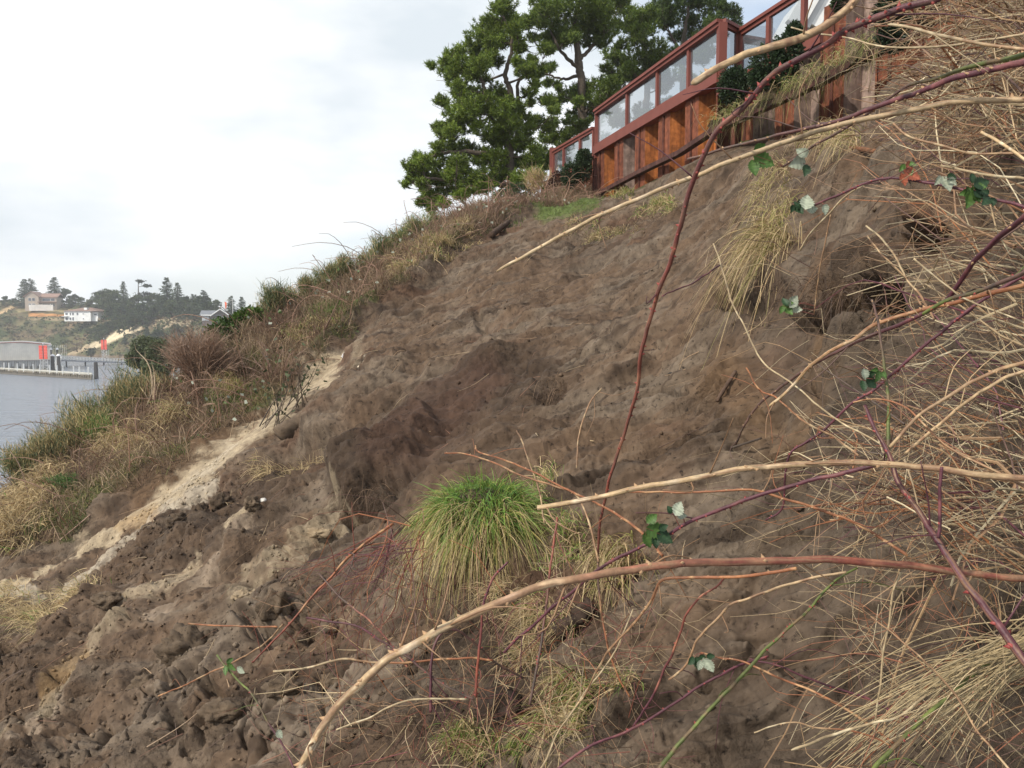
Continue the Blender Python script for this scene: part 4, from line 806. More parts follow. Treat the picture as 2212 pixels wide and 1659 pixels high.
B_cl = [(1167,5,18),(1194,12,26),(1170,30,20),(1140,47,13),(1157,42,18),(1207,27,23),(1244,5,28),(1293,8,28),(1330,15,20),(1256,52,28),(1231,62,26),(1288,44,26),(1199,69,18),(1180,84,16),(1202,91,22),(1185,106,15),(1224,81,22),(1281,74,22),(1318,62,22),(1300,88,18),(1150,81,10),(1128,99,7),(1172,148,14),(1162,158,10),(1189,143,9),(1185,178,7),(1204,183,7),
 (1207,215,13),(1231,205,18),(1256,197,22),(1293,187,22),(1318,183,20),(1268,222,20),(1305,215,20),(1318,234,14),(1244,247,18),(1268,252,18),(1194,266,14),(1207,291,16),(1182,296,18),(1170,328,18),(1219,311,16),(1207,331,14),(1180,-30,26),(1230,-35,28),(1285,-30,28),(1325,-15,20),(1345,0,14),(1245,275,16),(1230,290,14),(1190,350,16),(1215,352,14)]
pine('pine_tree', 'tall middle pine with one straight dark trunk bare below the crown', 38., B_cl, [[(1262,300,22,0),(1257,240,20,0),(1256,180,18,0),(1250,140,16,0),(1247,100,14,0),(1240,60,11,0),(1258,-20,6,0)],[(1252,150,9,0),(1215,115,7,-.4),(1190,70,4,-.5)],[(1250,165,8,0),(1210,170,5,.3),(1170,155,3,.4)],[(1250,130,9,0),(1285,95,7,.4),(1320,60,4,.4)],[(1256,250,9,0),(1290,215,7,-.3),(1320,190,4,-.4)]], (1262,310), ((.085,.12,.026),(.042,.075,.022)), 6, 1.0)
C_cl = [(u_, v_, 17) for u_, v_ in zip(np.random.default_rng(4).uniform(1300, 1540, 26), np.random.default_rng(9).uniform(120, 265, 26))]+[(1318,118,18),(1342,136,18),(1313,148,14),(1367,123,23),(1357,25,16),(1379,44,23),(1350,49,20),(1387,64,20),(1367,160,18),(1342,168,16),(1400,60,23),(1420,100,20),(1440,130,18),(1385,150,20),(1430,160,14),(1400,30,20),(1375,90,16),(1345,95,14),(1330,210,14),(1350,200,16),(1405,175,14)]
pine('pine_tree', 'smaller pine right behind the middle one, above the glass screen', 42., C_cl, [[(1395,240,14,0),(1398,170,13,0),(1392,110,11,0),(1385,60,8,0),(1380,25,4,0)],[(1396,160,8,0),(1360,140,6,.3),(1330,125,4,.4)],[(1394,130,8,0),(1425,110,5,-.3)]], (1395,245), ((.08,.115,.026),(.04,.072,.022)), 8, 1.0)
D_cl = [(1420,18,23),(1450,8,26),(1480,-4,26),(1520,0,26),(1550,14,23),(1580,24,16),(1470,38,24),(1510,48,26),(1550,48,23),(1588,50,12),(1480,78,20),(1520,83,22),(1555,75,14),(1598,64,9),(1440,48,18),(1500,110,16),(1460,110,14),(1450,-30,24),(1500,-35,26),(1545,-18,20),(1530,110,14),(1480,130,14)]
pine('pine_tree', 'rightmost dark pine with rounded crown behind the wall corner', 44., D_cl, [[(1478,240,15,0),(1474,150,14,0),(1478,80,10,0),(1488,10,5,0)],[(1475,130,9,0),(1515,95,6,.4),(1550,60,4,.4)],[(1476,120,8,0),(1445,70,5,-.3)]], (1478,245), ((.05,.08,.024),(.028,.052,.020)), 9, 1.0)
# ================================================================== SHRUBS CLINGING TO THE WALL
def leafy_bush(name, label, blobs, Y, col, n_=900, leaf=.055, group=None, base=None, twig=(.06, .045, .03)):
    s_ = Y/F; b0 = np.array(P(*(base or (blobs[0][0], blobs[0][1]+blobs[0][2])), Y)).reshape(3)
    t_ = thing(name, label, 'shrub', b0, group); bb, dd_, cc_ = [], [], []; tb = MB()
    for (u, v, ru, rv) in blobs:
        c0 = np.array(P(u, v, Y)).reshape(3)-b0; q_ = RNG.normal(size=(n_, 3)); q_ /= np.linalg.norm(q_, axis=1)[:, None]
        rr_ = RNG.uniform(.55, 1.0, (n_, 1))*(1+.22*fbm((q_*1.0).astype(np.float32), 2.2, 3, seed=u)[:, None])
        bb.append(c0+q_*rr_*[ru*s_, (ru+rv)/2*s_*.8, rv*s_]); dd_.append(q_*.9+[0, 0, .35]+RNG.normal(size=(n_, 3))*.6); cc_.append(np.array(col)*RNG.uniform(.55, 1.5, (n_, 1)))
        for k in range(7): e_ = c0+RNG.normal(size=3)*[ru*s_*.45, ru*s_*.4, rv*s_*.45]; tb.tube([np.array([c0[0]*.3, c0[1]*.3, 0]), (e_+c0)/2*[1, 1, .8], e_], [.016, .01, .005], 4, twig)
    tb.build('stems', M_BARK, t_); V, Qq, C_ = ribbons(np.vstack(bb), np.vstack(dd_), RNG.uniform(.7, 1.3, n_*len(blobs))*leaf, leaf*.55, .15, 2, np.vstack(cc_), taper=.55)
    new_mesh('foliage', V, Qq, None, M_LEAF, t_, C_); return t_
DG = (.028, .050, .020)
leafy_bush('wall_shrub', 'dark green shrub hanging over the low far end of the wall', [(1232,378,20,28),(1258,362,20,32),(1262,340,16,18)], 24.6, (.032,.055,.022), 1500, .06)
leafy_bush('wall_shrub', 'small reddish shrub at the foot of the far wall end', [(1205,385,14,16),(1192,402,12,16)], 27., (.075,.035,.025), 700, .06)
leafy_bush('wall_shrub', 'round clipped dark shrub at the wall corner', [(1585,184,34,40),(1590,170,26,22)], 16.9, DG, 2600, .05)
leafy_bush('wall_shrub', 'big irregular dark shrub right of the round one', [(1660,140,40,42),(1700,112,34,40),(1690,160,36,36),(1715,78,18,30),(1645,170,26,26)], 15.4, DG, 2200, .05)
leafy_bush('wall_shrub', 'dark shrub on top of the wall in front of the white house', [(1820,5,22,22),(1835,-20,24,20)], 14.6, (.04,.058,.022), 1300, .05)
leafy_bush('wall_shrub', 'dark shrub behind the thicket at the right end of the wall', [(1935,30,44,46),(1985,10,40,36),(1930,80,36,30)], 12.6, (.024,.040,.018), 2200, .05)
# ================================================================== GROWTH ON THE SLOPE
def pick(n_, wgt): return RNG.choice(len(TP), n_, p=wgt/wgt.sum())
areaw = (TP[:, 1]**2)/np.interp(TP[:, 1], [1.05, 2.4, 3.0, 5, 9, 17, 24, 30, 62], [0.5, 1.6, 2.3, 2.2, 1.8, 1.6, 0.9, 0.4, 0.12])*TP[:, 1]
inv = (TU > -250) & (TU < 2300) & (TP[:, 1] < 34) & (TP[:, 2] > -13)
vw = areaw*np.where(TV > .3, 1, 0)*inv*(TU < 1300)*(TP[:, 1] < YRIM(TU)+5.0)*np.where(TP[:, 1] < YRIM(TU)+3.2, 1, .35)
green_n = fbm(TP.astype(np.float32), .8, 3, seed=71.0)
NV = 34000; id_ = pick(NV, vw); b_ = TP[id_]+RNG.normal(size=(NV, 3))*.04; up = TN[id_]*.5+[0, 0, .8]+RNG.normal(size=(NV, 3))*.5
g = sstep(-.25, .25, fbm(b_.astype(np.float32), 1.1, 3, seed=14.0))[:, None]; cc = np.array([.32, .235, .15])*(1-g)+np.array([.22, .142, .10])*g; cc = cc*RNG.uniform(.55, 1.4, (NV, 1))
V, Qq, C_ = ribbons(b_, up, RNG.uniform(.15, .62, NV), RNG.uniform(.007, .014, NV), RNG.uniform(.1, .8, NV), 3, cc, taper=.7)
tag(new_mesh('dead_bramble_cover', V, Qq, None, M_BLADE, None, C_), 'pinkish brown dead stems covering the ridge', 'undergrowth', kind='stuff')
gw_ = vw*(sstep(.0, .25, green_n)+.06)*(1-.85*seg_mask(TU, TVv, [(600,690,40),(900,560,40)], .8)); gw_ = gw_; id_ = pick(9000, gw_); b_ = TP[id_]; up = TN[id_]*.5+[0, 0, .7]+RNG.normal(size=(9000, 3))*.5
g = RNG.uniform(0, 1, (9000, 1)); cc = np.array([.10, .14, .035])*(1-g)+np.array([.30, .25, .10])*g
V, Qq, C_ = ribbons(b_, up, RNG.uniform(.10, .30, 9000), RNG.uniform(.008, .014, 9000), RNG.uniform(.2, .8, 9000), 2, cc*RNG.uniform(.6, 1.3, (9000, 1)), taper=.8)
tag(new_mesh('grass', V, Qq, None, M_BLADE, None, C_), 'green and yellowing grass between the dead stems on the ridge', 'grass', kind='stuff')
gp = sum(seg_mask(TU, TVv, pts, .5) for pts in ([(1170,450,26),(1290,440,18)], [(690,680,20),(800,640,14)], [(470,860,24),(560,830,18)], [(420,955,9),(440,950,9)], [(290,1000,16),(330,985,12)], [(1060,490,14),(1120,475,16)]))
id_ = pick(3800, areaw*inv*np.clip(gp, 0, 1)*(TP[:, 1] > 10)); g = RNG.uniform(0, 1, (3800, 1))
V, Qq, C_ = ribbons(TP[id_], TN[id_]*.6+[0, 0, .7]+RNG.normal(size=(3800, 3))*.4, RNG.uniform(.10, .26, 3800), .013, RNG.uniform(.2, .8, 3800), 2, (np.array([.10, .17, .035])*(1-g)+np.array([.17, .20, .06])*g)*RNG.uniform(.7, 1.3, (3800, 1)))
tag(new_mesh('green_turf', V, Qq, None, M_BLADE, None, C_), 'bright green turf patches along the head of the slide', 'grass', kind='stuff')
# arching dead canes standing proud of the cover
mb = MB()
for k in pick(420, vw*(TP[:, 1] < 26)):
    p0 = TP[k]; a = RNG.normal(size=3); a[2] = abs(a[2])*.6+.6; a /= np.linalg.norm(a); Lc = RNG.uniform(.5, 1.5); sd = RNG.normal(size=3)*.3; sd[2] = -.25
    pts = np.array([p0, p0+a*Lc*.5, p0+a*Lc*.85+sd*Lc*.4, p0+a*Lc+sd*Lc*1.0]); mb.tube(spline(pts, 8), np.linspace(.010, .004, 8), 4, np.array([.27, .16, .11])*RNG.uniform(.6, 1.5), cap=False)
mb.build('arching_stems', M_CANE); tag(bpy.data.objects['arching_stems'], 'arching dead bramble stems all over the ridge', 'bramble stems', kind='stuff')
id_ = pick(420, vw*(TU > 350)); q_ = TP[id_]+RNG.normal(size=(420, 3))*.12+[0, 0, .18]
V, Qq, C_ = ribbons(q_, RNG.normal(size=(420, 3)), .07, .06, .1, 1, np.where(RNG.uniform(size=(420, 1)) < .55, np.array([.38, .41, .33]), np.array([.10, .15, .05])), taper=.3)
tag(new_mesh('bramble_leaves', V, Qq, None, M_LEAF, None, C_), 'pale backed bramble leaves scattered over the ridge', 'leaves', kind='stuff')

def broom(name, label, u, vtop, vbase, wpx, Y, col, n_=420, lean=0.0, group=None, whisk=1.0, stem=(.20, .15, .085), dead=.25):
    s_ = Y/F; h = (vbase-vtop)*s_; wd = wpx*s_/2; b0 = np.array(P(u, vbase, Y)).reshape(3); gz = float(H(b0[0], b0[1]))
    b0[2] = min(b0[2], gz+.05) if gz < b0[2]+1.5 else b0[2]; h = float(np.array(P(u, vtop, Y)).reshape(3)[2]-b0[2])
    t_ = thing(name, label, 'shrub', b0, group); tb = MB(); bs, ds, ln, cc_ = [], [], [], []
    for k in range(16):
        a = RNG.uniform(0, 6.28); rr_ = wd*RNG.uniform(.1, .9); e_ = np.array([math.cos(a)*rr_+lean*h*.6, math.sin(a)*rr_, h*RNG.uniform(.45, .8)])
        pts = spline([np.array([0, 0, -.05]), e_*[.35, .35, .5]+RNG.normal(size=3)*.05, e_], 8); tb.tube(pts, np.linspace(.018, .006, 8), 5, np.array(stem)*RNG.uniform(.6, 1.4))
        m_ = int(n_*5)//16; f_ = RNG.integers(1, 8, m_); bs.append(pts[f_]+RNG.normal(size=(m_, 3))*[wd*.20, wd*.20, h*.07]); dv = (e_/np.linalg.norm(e_))*.5+[lean*.5, 0, .8]+RNG.normal(size=(m_, 3))*.55; ds.append(dv)
        ln.append(RNG.uniform(.06, .24, m_)*h*whisk); dd_ = RNG.uniform(size=(m_, 1)) < dead; cc_.append(np.where(dd_, np.array([.26, .20, .10]), np.array(col))*RNG.uniform(.6, 1.4, (m_, 1)))
    tb.build('stems', M_BARK, t_); bs = np.vstack(bs); V, Qq, C_ = ribbons(bs, np.vstack(ds), np.concatenate(ln), .0095, .05, 2, np.vstack(cc_)*2.0, taper=.75)
    new_mesh('foliage', V, Qq, None, M_NEEDLE, t_, C_); return t_
BG = (.085, .10, .045)
for a in [(600,612,700,66,17.9,'spiky broom shrub with tall thin shoots at the low skyline',1.5,(.05,.068,.03)),(664,588,655,42,18.5,'narrow broom shrub next uphill from the spiky one',1.1,BG),(706,562,640,56,18.8,'pointed dark broom shrub on the skyline',1.0,BG),(742,540,625,46,19.2,'broom shrub between two pointed ones on the skyline',1.0,BG),
          (790,534,610,46,19.5,'low broom shrub just below the small skyline pine seedling',1.0,BG),(826,500,590,58,20.2,'tall pointed broom shrub on the upper skyline',1.0,(.048,.068,.026)),(868,490,570,50,20.7,'broom shrub with bright green base on the upper skyline',1.0,(.06,.09,.026)),(900,458,545,64,21.3,'topmost broom shrub below the leftmost pine',1.0,BG),(940,452,520,44,22.5,'small broom shrub under the leftmost pine',1.0,BG)]:
    broom('broom_shrub', a[5], a[0], a[1], a[2], a[3], a[4], a[7], 800, group='broom shrubs along the ridge', whisk=a[6])
for a in [(262,778,950,120,16.3,'largest feathery broom shrub against the water',0.0,900),(205,840,975,100,15.9,'feathery broom shrub left of the largest, against the water',-.25,760),(300,800,930,90,16.4,'dense broom shrub right of the largest one, below the trestle',.1,800),(135,925,1020,100,15.3,'straggling broom shrub above the straw at the left',-.3,700),(60,965,1060,90,14.6,'leftmost low broom shrub over the water',-.4,650),(225,880,985,90,15.3,'bright green soft broom shrub low on the left ridge',0,900)]:
    broom('broom_shrub', a[5], a[0], a[1], a[2], a[3], a[4], (.065,.085,.034) if 'bright' not in a[5] else (.07,.12,.03), a[7], a[6], 'broom shrubs over the water', whisk=.9, dead=.35)
for k in range(22):
    u_ = 560+k*17.5+random.uniform(-7, 7); vb_ = float(np.interp(u_, [500, 600, 700, 800, 900, 960], [738, 682, 640, 585, 525, 498]))+14; hh_ = random.uniform(46, 84)
    broom('broom_shrub', 'olive broom shrub in the hedge along the ridge skyline', u_, vb_-hh_, vb_, random.uniform(38, 62), float(np.interp(u_, [500, 950], [17.5, 22.3])), (.105, .115, .05) if k % 3 else (.08, .11, .04), 380, 0, 'olive broom hedge on the ridge', whisk=.8, dead=.35)
for k in range(12):
    u_ = 60+k*27+random.uniform(-9, 9); vb_ = float(np.interp(u_, [0, 200, 350], [1090, 985, 905])); hh_ = random.uniform(80, 150)
    broom('broom_shrub', 'tan and green broom shrub in the belt above the water', u_, vb_-hh_, vb_, random.uniform(80, 120), float(np.interp(u_, [0, 350], [14.4, 16.2])), (.075, .09, .045), 620, -.25, 'broom belt above the water', whisk=.8, dead=.5)
broom('broom_shrub', 'flattened dark green broom lying over the slide edge', 175, 1015, 1072, 70, 13.6, (.045,.085,.022), 500, -1.2, None, .9, dead=.05)
leafy_bush('evergreen_bush', 'bright green leafy bush on the skyline beside the flagpole', [(545,690,36,26),(520,702,26,20),(575,690,24,18)], 17.8, (.075,.13,.022), 1000, .09, base=(545,730))
leafy_bush('evergreen_bush', 'dark green leafy bush below the dark gabled house', [(480,722,36,36),(470,760,24,30),(500,745,22,26)], 17.2, (.055,.10,.024), 900, .08, base=(482,800))
leafy_bush('evergreen_bush', 'small rounded green bush under the pines at the head of the ridge', [(1120,415,36,20),(1090,425,26,16)], 29.0, (.06,.085,.03), 900, .09, base=(1120,440))
leafy_bush('evergreen_bush', 'yellow green leafy bush half way down the ridge', [(650,720,20,16),(610,745,20,20)], 16.9, (.10,.13,.035), 500, .07, base=(630,765))
for a in [(312,735,30,34,'dark green bush at the far shore end of the trestle',60),(345,745,26,40,'taller dark bush behind the brown bare shrub',52),(330,790,24,24,'low olive bush behind the pale bare stems',40)]:
    leafy_bush('evergreen_bush', a[4], [(a[0],a[1]+14,a[2],a[3]*.7),(a[0]+14,a[1]+34,a[2],a[3]*.8),(a[0]-16,a[1]+40,a[2]*.8,a[3]*.6)], a[5], (.12,.14,.07), 1500, .16, base=(a[0], a[1]+a[3]+40))
# brown leafless shrub
def bare_shrub(name, label, ub, vb, Y, fan, n_, col, r0=.012, sub=3):
    b0 = np.array(P(ub, vb, Y)).reshape(3); t_ = thing(name, label, 'shrub', b0); mb = MB(); bs, ds, ln = [], [], []
    for k in range(n_):
        u, v, dy = fan(k); e_ = np.array(P(u, v, Y+dy)).reshape(3)-b0; md = e_*[.45, .45, .62]+RNG.normal(size=3)*.06; pts = spline([RNG.normal(size=3)*[.12, .12, .02], md, e_], 9)
        mb.tube(pts, np.linspace(r0*RNG.uniform(.6, 1.2), .003, 9), 4, np.array(col)*RNG.uniform(.6, 1.5), cap=False)
        for s__ in range(sub): q_ = pts[RNG.integers(3, 9)]; ds.append((e_/np.linalg.norm(e_))+RNG.normal(size=3)*.45); bs.append(q_); ln.append(RNG.uniform(.12, .40))
    mb.build('branches', M_CANE, t_)
    if sub: V, Qq, C_ = ribbons(np.array(bs), np.array(ds), np.array(ln), .011, .05, 2, np.array(col)*RNG.uniform(.7, 1.5, (len(bs), 1)), taper=.8); new_mesh('twigs', V, Qq, None, M_BLADE, t_, C_)
    return t_
def fan1(k):
    a = RNG.uniform(-2.6, -.15); R = RNG.uniform(.7, 1.05); return 428+math.cos(a)*92*R, 800+math.sin(a)*100*R*(1 if True else 0)+20, RNG.normal()*.35
bare_shrub('bare_shrub', 'big rounded leafless brown shrub on the ridge', 440, 850, 16.0, fan1, 300, (.26, .175, .125), .012, 9)
def fan2(k):
    u = [292,300,316,322,330,340,346,352,310,360][k % 10]+RNG.normal()*2; return u, [755,800,770,812,788,800,818,835,840,850][k % 10], RNG.normal()*.1
bare_shrub('leafless_shrub', 'clump of tall pale leafless stems against the water', 335, 905, 15.6, fan2, 10, (.44, .34, .23), .022, 1)
def fan3(k): return 592+RNG.normal()*34, 806+RNG.normal()*22-abs(RNG.normal()*10), RNG.normal()*.3
bare_shrub('bare_shrub', 'low leafless brown shrub above the pale sand streak', 600, 850, 15.3, fan3, 60, (.21, .135, .10), .009, 3)
# dark seedling shrubs standing in the pale sand
for (ub, vb, vt, lab) in ((640, 880, 760, 'thin dark leafy twig shrub standing in the pale sand streak'), (600, 920, 830, 'thorny dark twig growing below the pale sand streak')):
    p_, ok = HIT([ub], [vb]); Yg = p_[0, 1]; fanx = lambda k: (ub+RNG.normal()*26+14, vt+abs(RNG.normal())*40, RNG.normal()*.1-.1)
    t_ = bare_shrub('twig_shrub', lab, ub, vb, Yg, fanx, 12, (.09, .065, .045), .009, 0); bs = RNG.normal(size=(60, 3))*[.2, .1, .3]+[.05, 0, .45]
    V, Qq, C_ = ribbons(bs, RNG.normal(size=(60, 3)), .06, .04, .1, 1, np.array([.07, .085, .04])*RNG.uniform(.6, 1.6, (60, 1)), taper=.4); new_mesh('leaves', V, Qq, None, M_LEAF, t_, C_)
# ---------------------------------------------------------------- grass clumps
STRAW = np.array([.58, .445, .245]); GREEN = np.array([.16, .27, .05]); YEL = np.array([.42, .39, .12])
def clump(name, label, pts_uv, n_, length, width, mix, droop=(.4, 1.0), upv=(0, 0, .6), out=.5, lift=.02, group=None, Y=None, jit=.05, nseg=6, sub=None):
    """tuft of blades rooted near the given points on the slope"""
    u = np.array([p_[0] for p_ in pts_uv], float); v = np.array([p_[1] for p_ in pts_uv], float)
    if Y is None: g_, ok = HIT(u, v); g_ = GROUND(g_[:, 0], g_[:, 1])
    else: g_ = P(u, v, np.broadcast_to(Y, u.shape))
    g_ = g_[np.abs(g_[:, 1]/np.median(g_[:, 1])-1) < .13]; u = u[:len(g_)]
    nn = NRM(g_[:, 0], g_[:, 1]); k = RNG.integers(0, len(u), n_); b_ = g_[k]+RNG.normal(size=(n_, 3))*jit+nn[k]*lift
    d_ = nn[k]*out+np.array(upv)+RNG.normal(size=(n_, 3))*.45; s_ = RNG.uniform(0, 1, (n_, 1))
    base_c = STRAW*RNG.uniform(.55, 1.25, (n_, 1)); gr = np.where(RNG.uniform(size=(n_, 1)) < .5, GREEN, YEL*.7)*RNG.uniform(.6, 1.3, (n_, 1)); cc_ = np.where(s_ < mix, gr, base_c)
    V, Qq, C_ = ribbons(b_, d_, RNG.uniform(.5, 1.15, n_)*length, RNG.uniform(.7, 1.3, n_)*width, RNG.uniform(*droop, n_), nseg, cc_, taper=.85)
    lo_ = g_.mean(0); t_ = new_mesh(name, V-lo_, Qq, None, M_BLADE, None, C_); t_.location = lo_; return tag(t_, label, 'grass', group)
def blob(u, v, ru, rv, n_=24): a = RNG.normal(size=(n_, 2))*.5; return [(u+x_*ru, v+y_*rv) for x_, y_ in a]
clump('grass_tuft', 'large straw coloured tuft drooping over the head of the slide', blob(935,545,45,24), 1500, .62, .011, .25, (.5, 1.1), (-.05, 0, .4))
clump('grass_tuft', 'shaggy straw tuft just left of the large drooping one', blob(868,588,24,20), 700, .5, .011, .2, (.4, 1.0), (-.15, 0, .4))
clump('grass_tuft', 'straw fringe below the pine ridge, right of the large drooping tuft', blob(1005,505,26,26), 700, .5, .011, .15, (.5, 1.1))
clump('grass_tuft', 'pale straw fan growing against the far end of the wall', blob(1165,405,24,18), 500, .8, .018, .05, (.1, .5), (0, 0, .9), Y=28.2)
clump('grass_tuft', 'dry grass fringe crossed by the long split pale branch', blob(1290,500,60,16, 40), 900, .34, .010, .3, (.5, 1.2))
clump('grass_tuft', 'green and straw grass fringe right of the split branch end', blob(1420,447,50,16, 40), 900, .32, .010, .45, (.5, 1.2))
clump('grass_tuft', 'yellow green tuft on the rim below the orange sheet piles', blob(1340,424,26,8, 40), 420, .34, .010, .6, (.3, 1.0))
clump('grass_tuft', 'straw tuft low on the ridge above the dark bushes', blob(500,840,30,16), 500, .4, .011, .3)
clump('dead_grass_mat', 'pale dead grass mat spilling down the left edge of the ridge', blob(60,1100,70,34,60)+blob(110,1040,60,26,40)+blob(20,1160,30,30,30), 2600, .5, .012, .03, (.5, 1.2), (-.2, -.1, .3), jit=.12)
clump('dead_grass_mat', 'light dead grass tangle above the pale streak at the left', blob(270,960,80,26,50)+blob(380,900,50,24,30), 1500, .42, .011, .06, (.4, 1.1), (-.2, -.1, .4), jit=.1)
clump('grass_tuft', 'grassy mat sliding over the edge beside the pale sand top', blob(650,725,50,18,40)+blob(700,705,40,10,20), 800, .32, .010, .35, (.6, 1.3))
# hanging straw curtain
def curtain(name, label, top, n_, length, Yfac, cols, width=.0045, group=None, drop=1.1, spread=.35):
    u = np.array([p_[0] for p_ in top], float); v = np.array([p_[1] for p_ in top], float); g_, ok = HIT(u, v); k = RNG.integers(0, len(u), n_); nn = NRM(g_[:, 0], g_[:, 1])
    b_ = g_[k]+nn[k]*RNG.uniform(.02, .22, (n_, 1))*Yfac+RNG.normal(size=(n_, 3))*.05; d_ = nn[k]*.6+RNG.normal(size=(n_, 3))*spread+[-.1, -.15, .15]; cc_ = np.array(cols)[RNG.integers(0, len(cols), n_)]*RNG.uniform(.6, 1.25, (n_, 1))
    V, Qq, C_ = ribbons(b_, d_, RNG.uniform(.45, 1.1, n_)*length, RNG.uniform(.7, 1.4, n_)*width, RNG.uniform(.7, 1.3, n_)*drop, 7, cc_, taper=.6)
    lo_ = g_.mean(0); t_ = new_mesh(name, V-lo_, Qq, None, M_BLADE, None, C_); t_.location = lo_; return tag(t_, label, 'grass', group)
S_ = [tuple(STRAW), tuple(STRAW*.8), (.36, .25, .13), (.30, .28, .09)]
curtain('hanging_grass', 'thick curtain of straw hanging down the bank behind the long pale branch', blob(1690,375,34,26,40)+blob(1665,430,30,50,40)+blob(1720,430,16,50,20)+blob(1685,500,24,40,20), 850, .46, 1.0, S_, .006, spread=.85)
curtain('hanging_grass', 'lower straw and roots trailing below the thick straw curtain', blob(1690,540,28,40,40), 500, .85, .8, S_, .006)
curtain('hanging_grass', 'short grass fringe hanging under the bank top right of the straw curtain', blob(1800,310,60,20,40), 700, .45, .8, S_, .007)
R_ = [(.13, .085, .055), (.10, .06, .04), (.20, .13, .08), (.07, .045, .032)]
def roots(label, top, n_, length, drop=1.2):
    o_ = curtain('hanging_roots', label, top, n_, length, .5, R_, .005, None, drop, .45); o_['category'] = 'roots'
roots('brown root threads hanging below the turf at the head of the slide', [(u_, float(np.interp(u_, [880, 1000, 1100, 1200], [615, 560, 540, 500]))) for u_ in range(880, 1200, 9)], 420, .45)
roots('root threads hanging from the rim under the split pale branch', [(u_, float(np.interp(u_, [1200, 1300, 1400, 1480], [530, 512, 486, 455]))) for u_ in range(1200, 1480, 9)], 420, .40)
roots('reddish roots and litter left on the middle of the bank', blob(1160, 655, 60, 20, 30), 260, .40, .9)
roots('roots trailing over the mouth of the dark hollow', [(u_, 632) for u_ in range(1700, 1930, 10)], 160, .34)
roots('black roots under the small hollow above the tussock', blob(1195, 855, 26, 12, 12), 130, .22)
roots('roots dangling from the lower edge of the dark soil nose', [(u_, 1075) for u_ in range(740, 860, 8)], 110, .30)
tp_ = spline(wp[3:]+np.array([.1, 0, .2]), 400); k = RNG.integers(0, 380, 2600); b_ = tp_[k]+RNG.normal(size=(2600, 3))*[.2, .03, .07]
g = RNG.uniform(0, 1, (2600, 1)); cc = np.where(g < .55, np.array([.24, .27, .08]), STRAW*.9)*RNG.uniform(.6, 1.3, (2600, 1))
V, Qq, C_ = ribbons(b_, RNG.normal(size=(2600, 3))*.8+[-.5, -.3, .30], RNG.uniform(.12, .42, 2600), .008, RNG.uniform(.5, 1.4, 2600), 5, cc)
lo_ = tp_.mean(0); t_ = new_mesh('grass_fringe', V-lo_, Qq, None, M_BLADE, None, C_); t_.location = lo_; tag(t_, 'grass and roots fringing the leaning beam below the wall', 'grass')
# the big green tussock
p_, ok = HIT([1045, 1045, 960, 1130], [1150, 1050, 1130, 1130]); tc0 = p_[0]; Yt = tc0[1]-.22; s_ = Yt/F
cen = np.array(P(1048, 1130, Yt)).reshape(3)
mb = MB(); vs = []; nu_, nv_ = 30, 16
for a in range(nv_):
    th = math.pi*.62*a/(nv_-1)
    for bb_ in range(nu_):
        ph = 2*math.pi*bb_/nu_; vs.append((math.sin(th)*math.cos(ph)*112*s_, math.sin(th)*math.sin(ph)*.32, math.cos(th)*78*s_))
vs = np.array(vs); vs *= (1+.18*fbm(vs.astype(np.float32), 4, 4, seed=3))[:, None]
i = (np.arange(nv_-1)*nu_)[:, None]; j = np.arange(nu_)[None]; jj = (j+1) % nu_; Qm = np.stack([i+j, i+nu_+j, i+nu_+jj, i+jj], -1).reshape(-1, 4)
tus = thing('grass_tussock', 'big green and straw grass tussock in the middle of the slide', 'grass', cen)
new_mesh('root_ball', vs, Qm, None, M_SOIL, tus, np.tile([.07, .05, .033], (len(vs), 1)), True)
def tuss(nm, n_, zr, cols, L0, L1, wd_, drp):
    q_ = RNG.normal(size=(n_, 3)); q_ /= np.linalg.norm(q_, axis=1)[:, None]; q_[:, 2] = RNG.uniform(zr[0], zr[1], n_); hz = np.sqrt(np.maximum(0, 1-q_[:, 2]**2)); ph = RNG.uniform(0, 6.28, n_); q_[:, 0] = hz*np.cos(ph); q_[:, 1] = hz*np.sin(ph)
    b_ = q_*[112*s_, .32, 78*s_]*(.97+.10*fbm((q_*1.0).astype(np.float32), 2.2, 2, seed=5)[:, None]); lk = np.stack([fbm((q_*1.0).astype(np.float32), 3.5, 2, seed=s2) for s2 in (1., 9., 19.)], -1)*1.5; d_ = q_*[1.0, .9, .5]+np.array([-.05, -.15, .25])+lk+RNG.normal(size=(n_, 3))*.46
    cc_ = np.array(cols)[RNG.integers(0, len(cols), n_)]*RNG.uniform(.65, 1.3, (n_, 1))
    V, Qq, C_ = ribbons(b_, d_, RNG.uniform(L0, L1, n_), RNG.uniform(.7, 1.3, n_)*wd_, RNG.uniform(*drp, n_), 8, cc_, taper=.85, coltip=cc_*1.15); new_mesh(nm, V, Qq, None, M_BLADE, tus, C_)
tuss('green_blades', 2300, (.12, 1.0), [tuple(GREEN), tuple(GREEN*1.15), (.17, .25, .06), (.26, .28, .07), (.10, .20, .05)], .10, .34, .0060, (.25, 1.2))
tuss('straw_blades', 2400, (-.35, .70), [tuple(STRAW), tuple(STRAW*.8), (.44, .36, .13), (.30, .28, .09)], .16, .42, .0048, (.6, 1.5))
clump('grass_tuft', 'ragged straw and green grass tuft beside the upper right of the big tussock', blob(1185,1060,26,40,20), 320, .24, .005, .45, (.3, 1.0))
clump('grass_tuft', 'ragged green tuft right of the middle of the big tussock', blob(1235,1160,24,34,20), 260, .24, .005, .6, (.3, 1.0))
clump('grass_tuft', 'sparse grass tuft at the lower right foot of the big tussock', blob(1200,1222,26,16,14), 160, .22, .005, .4, (.3, 1.0))
curtain('hanging_grass', 'straw hank hanging under the thick split cane', blob(1345,1230,40,16,24), 520, .34, .5, S_, .0050)
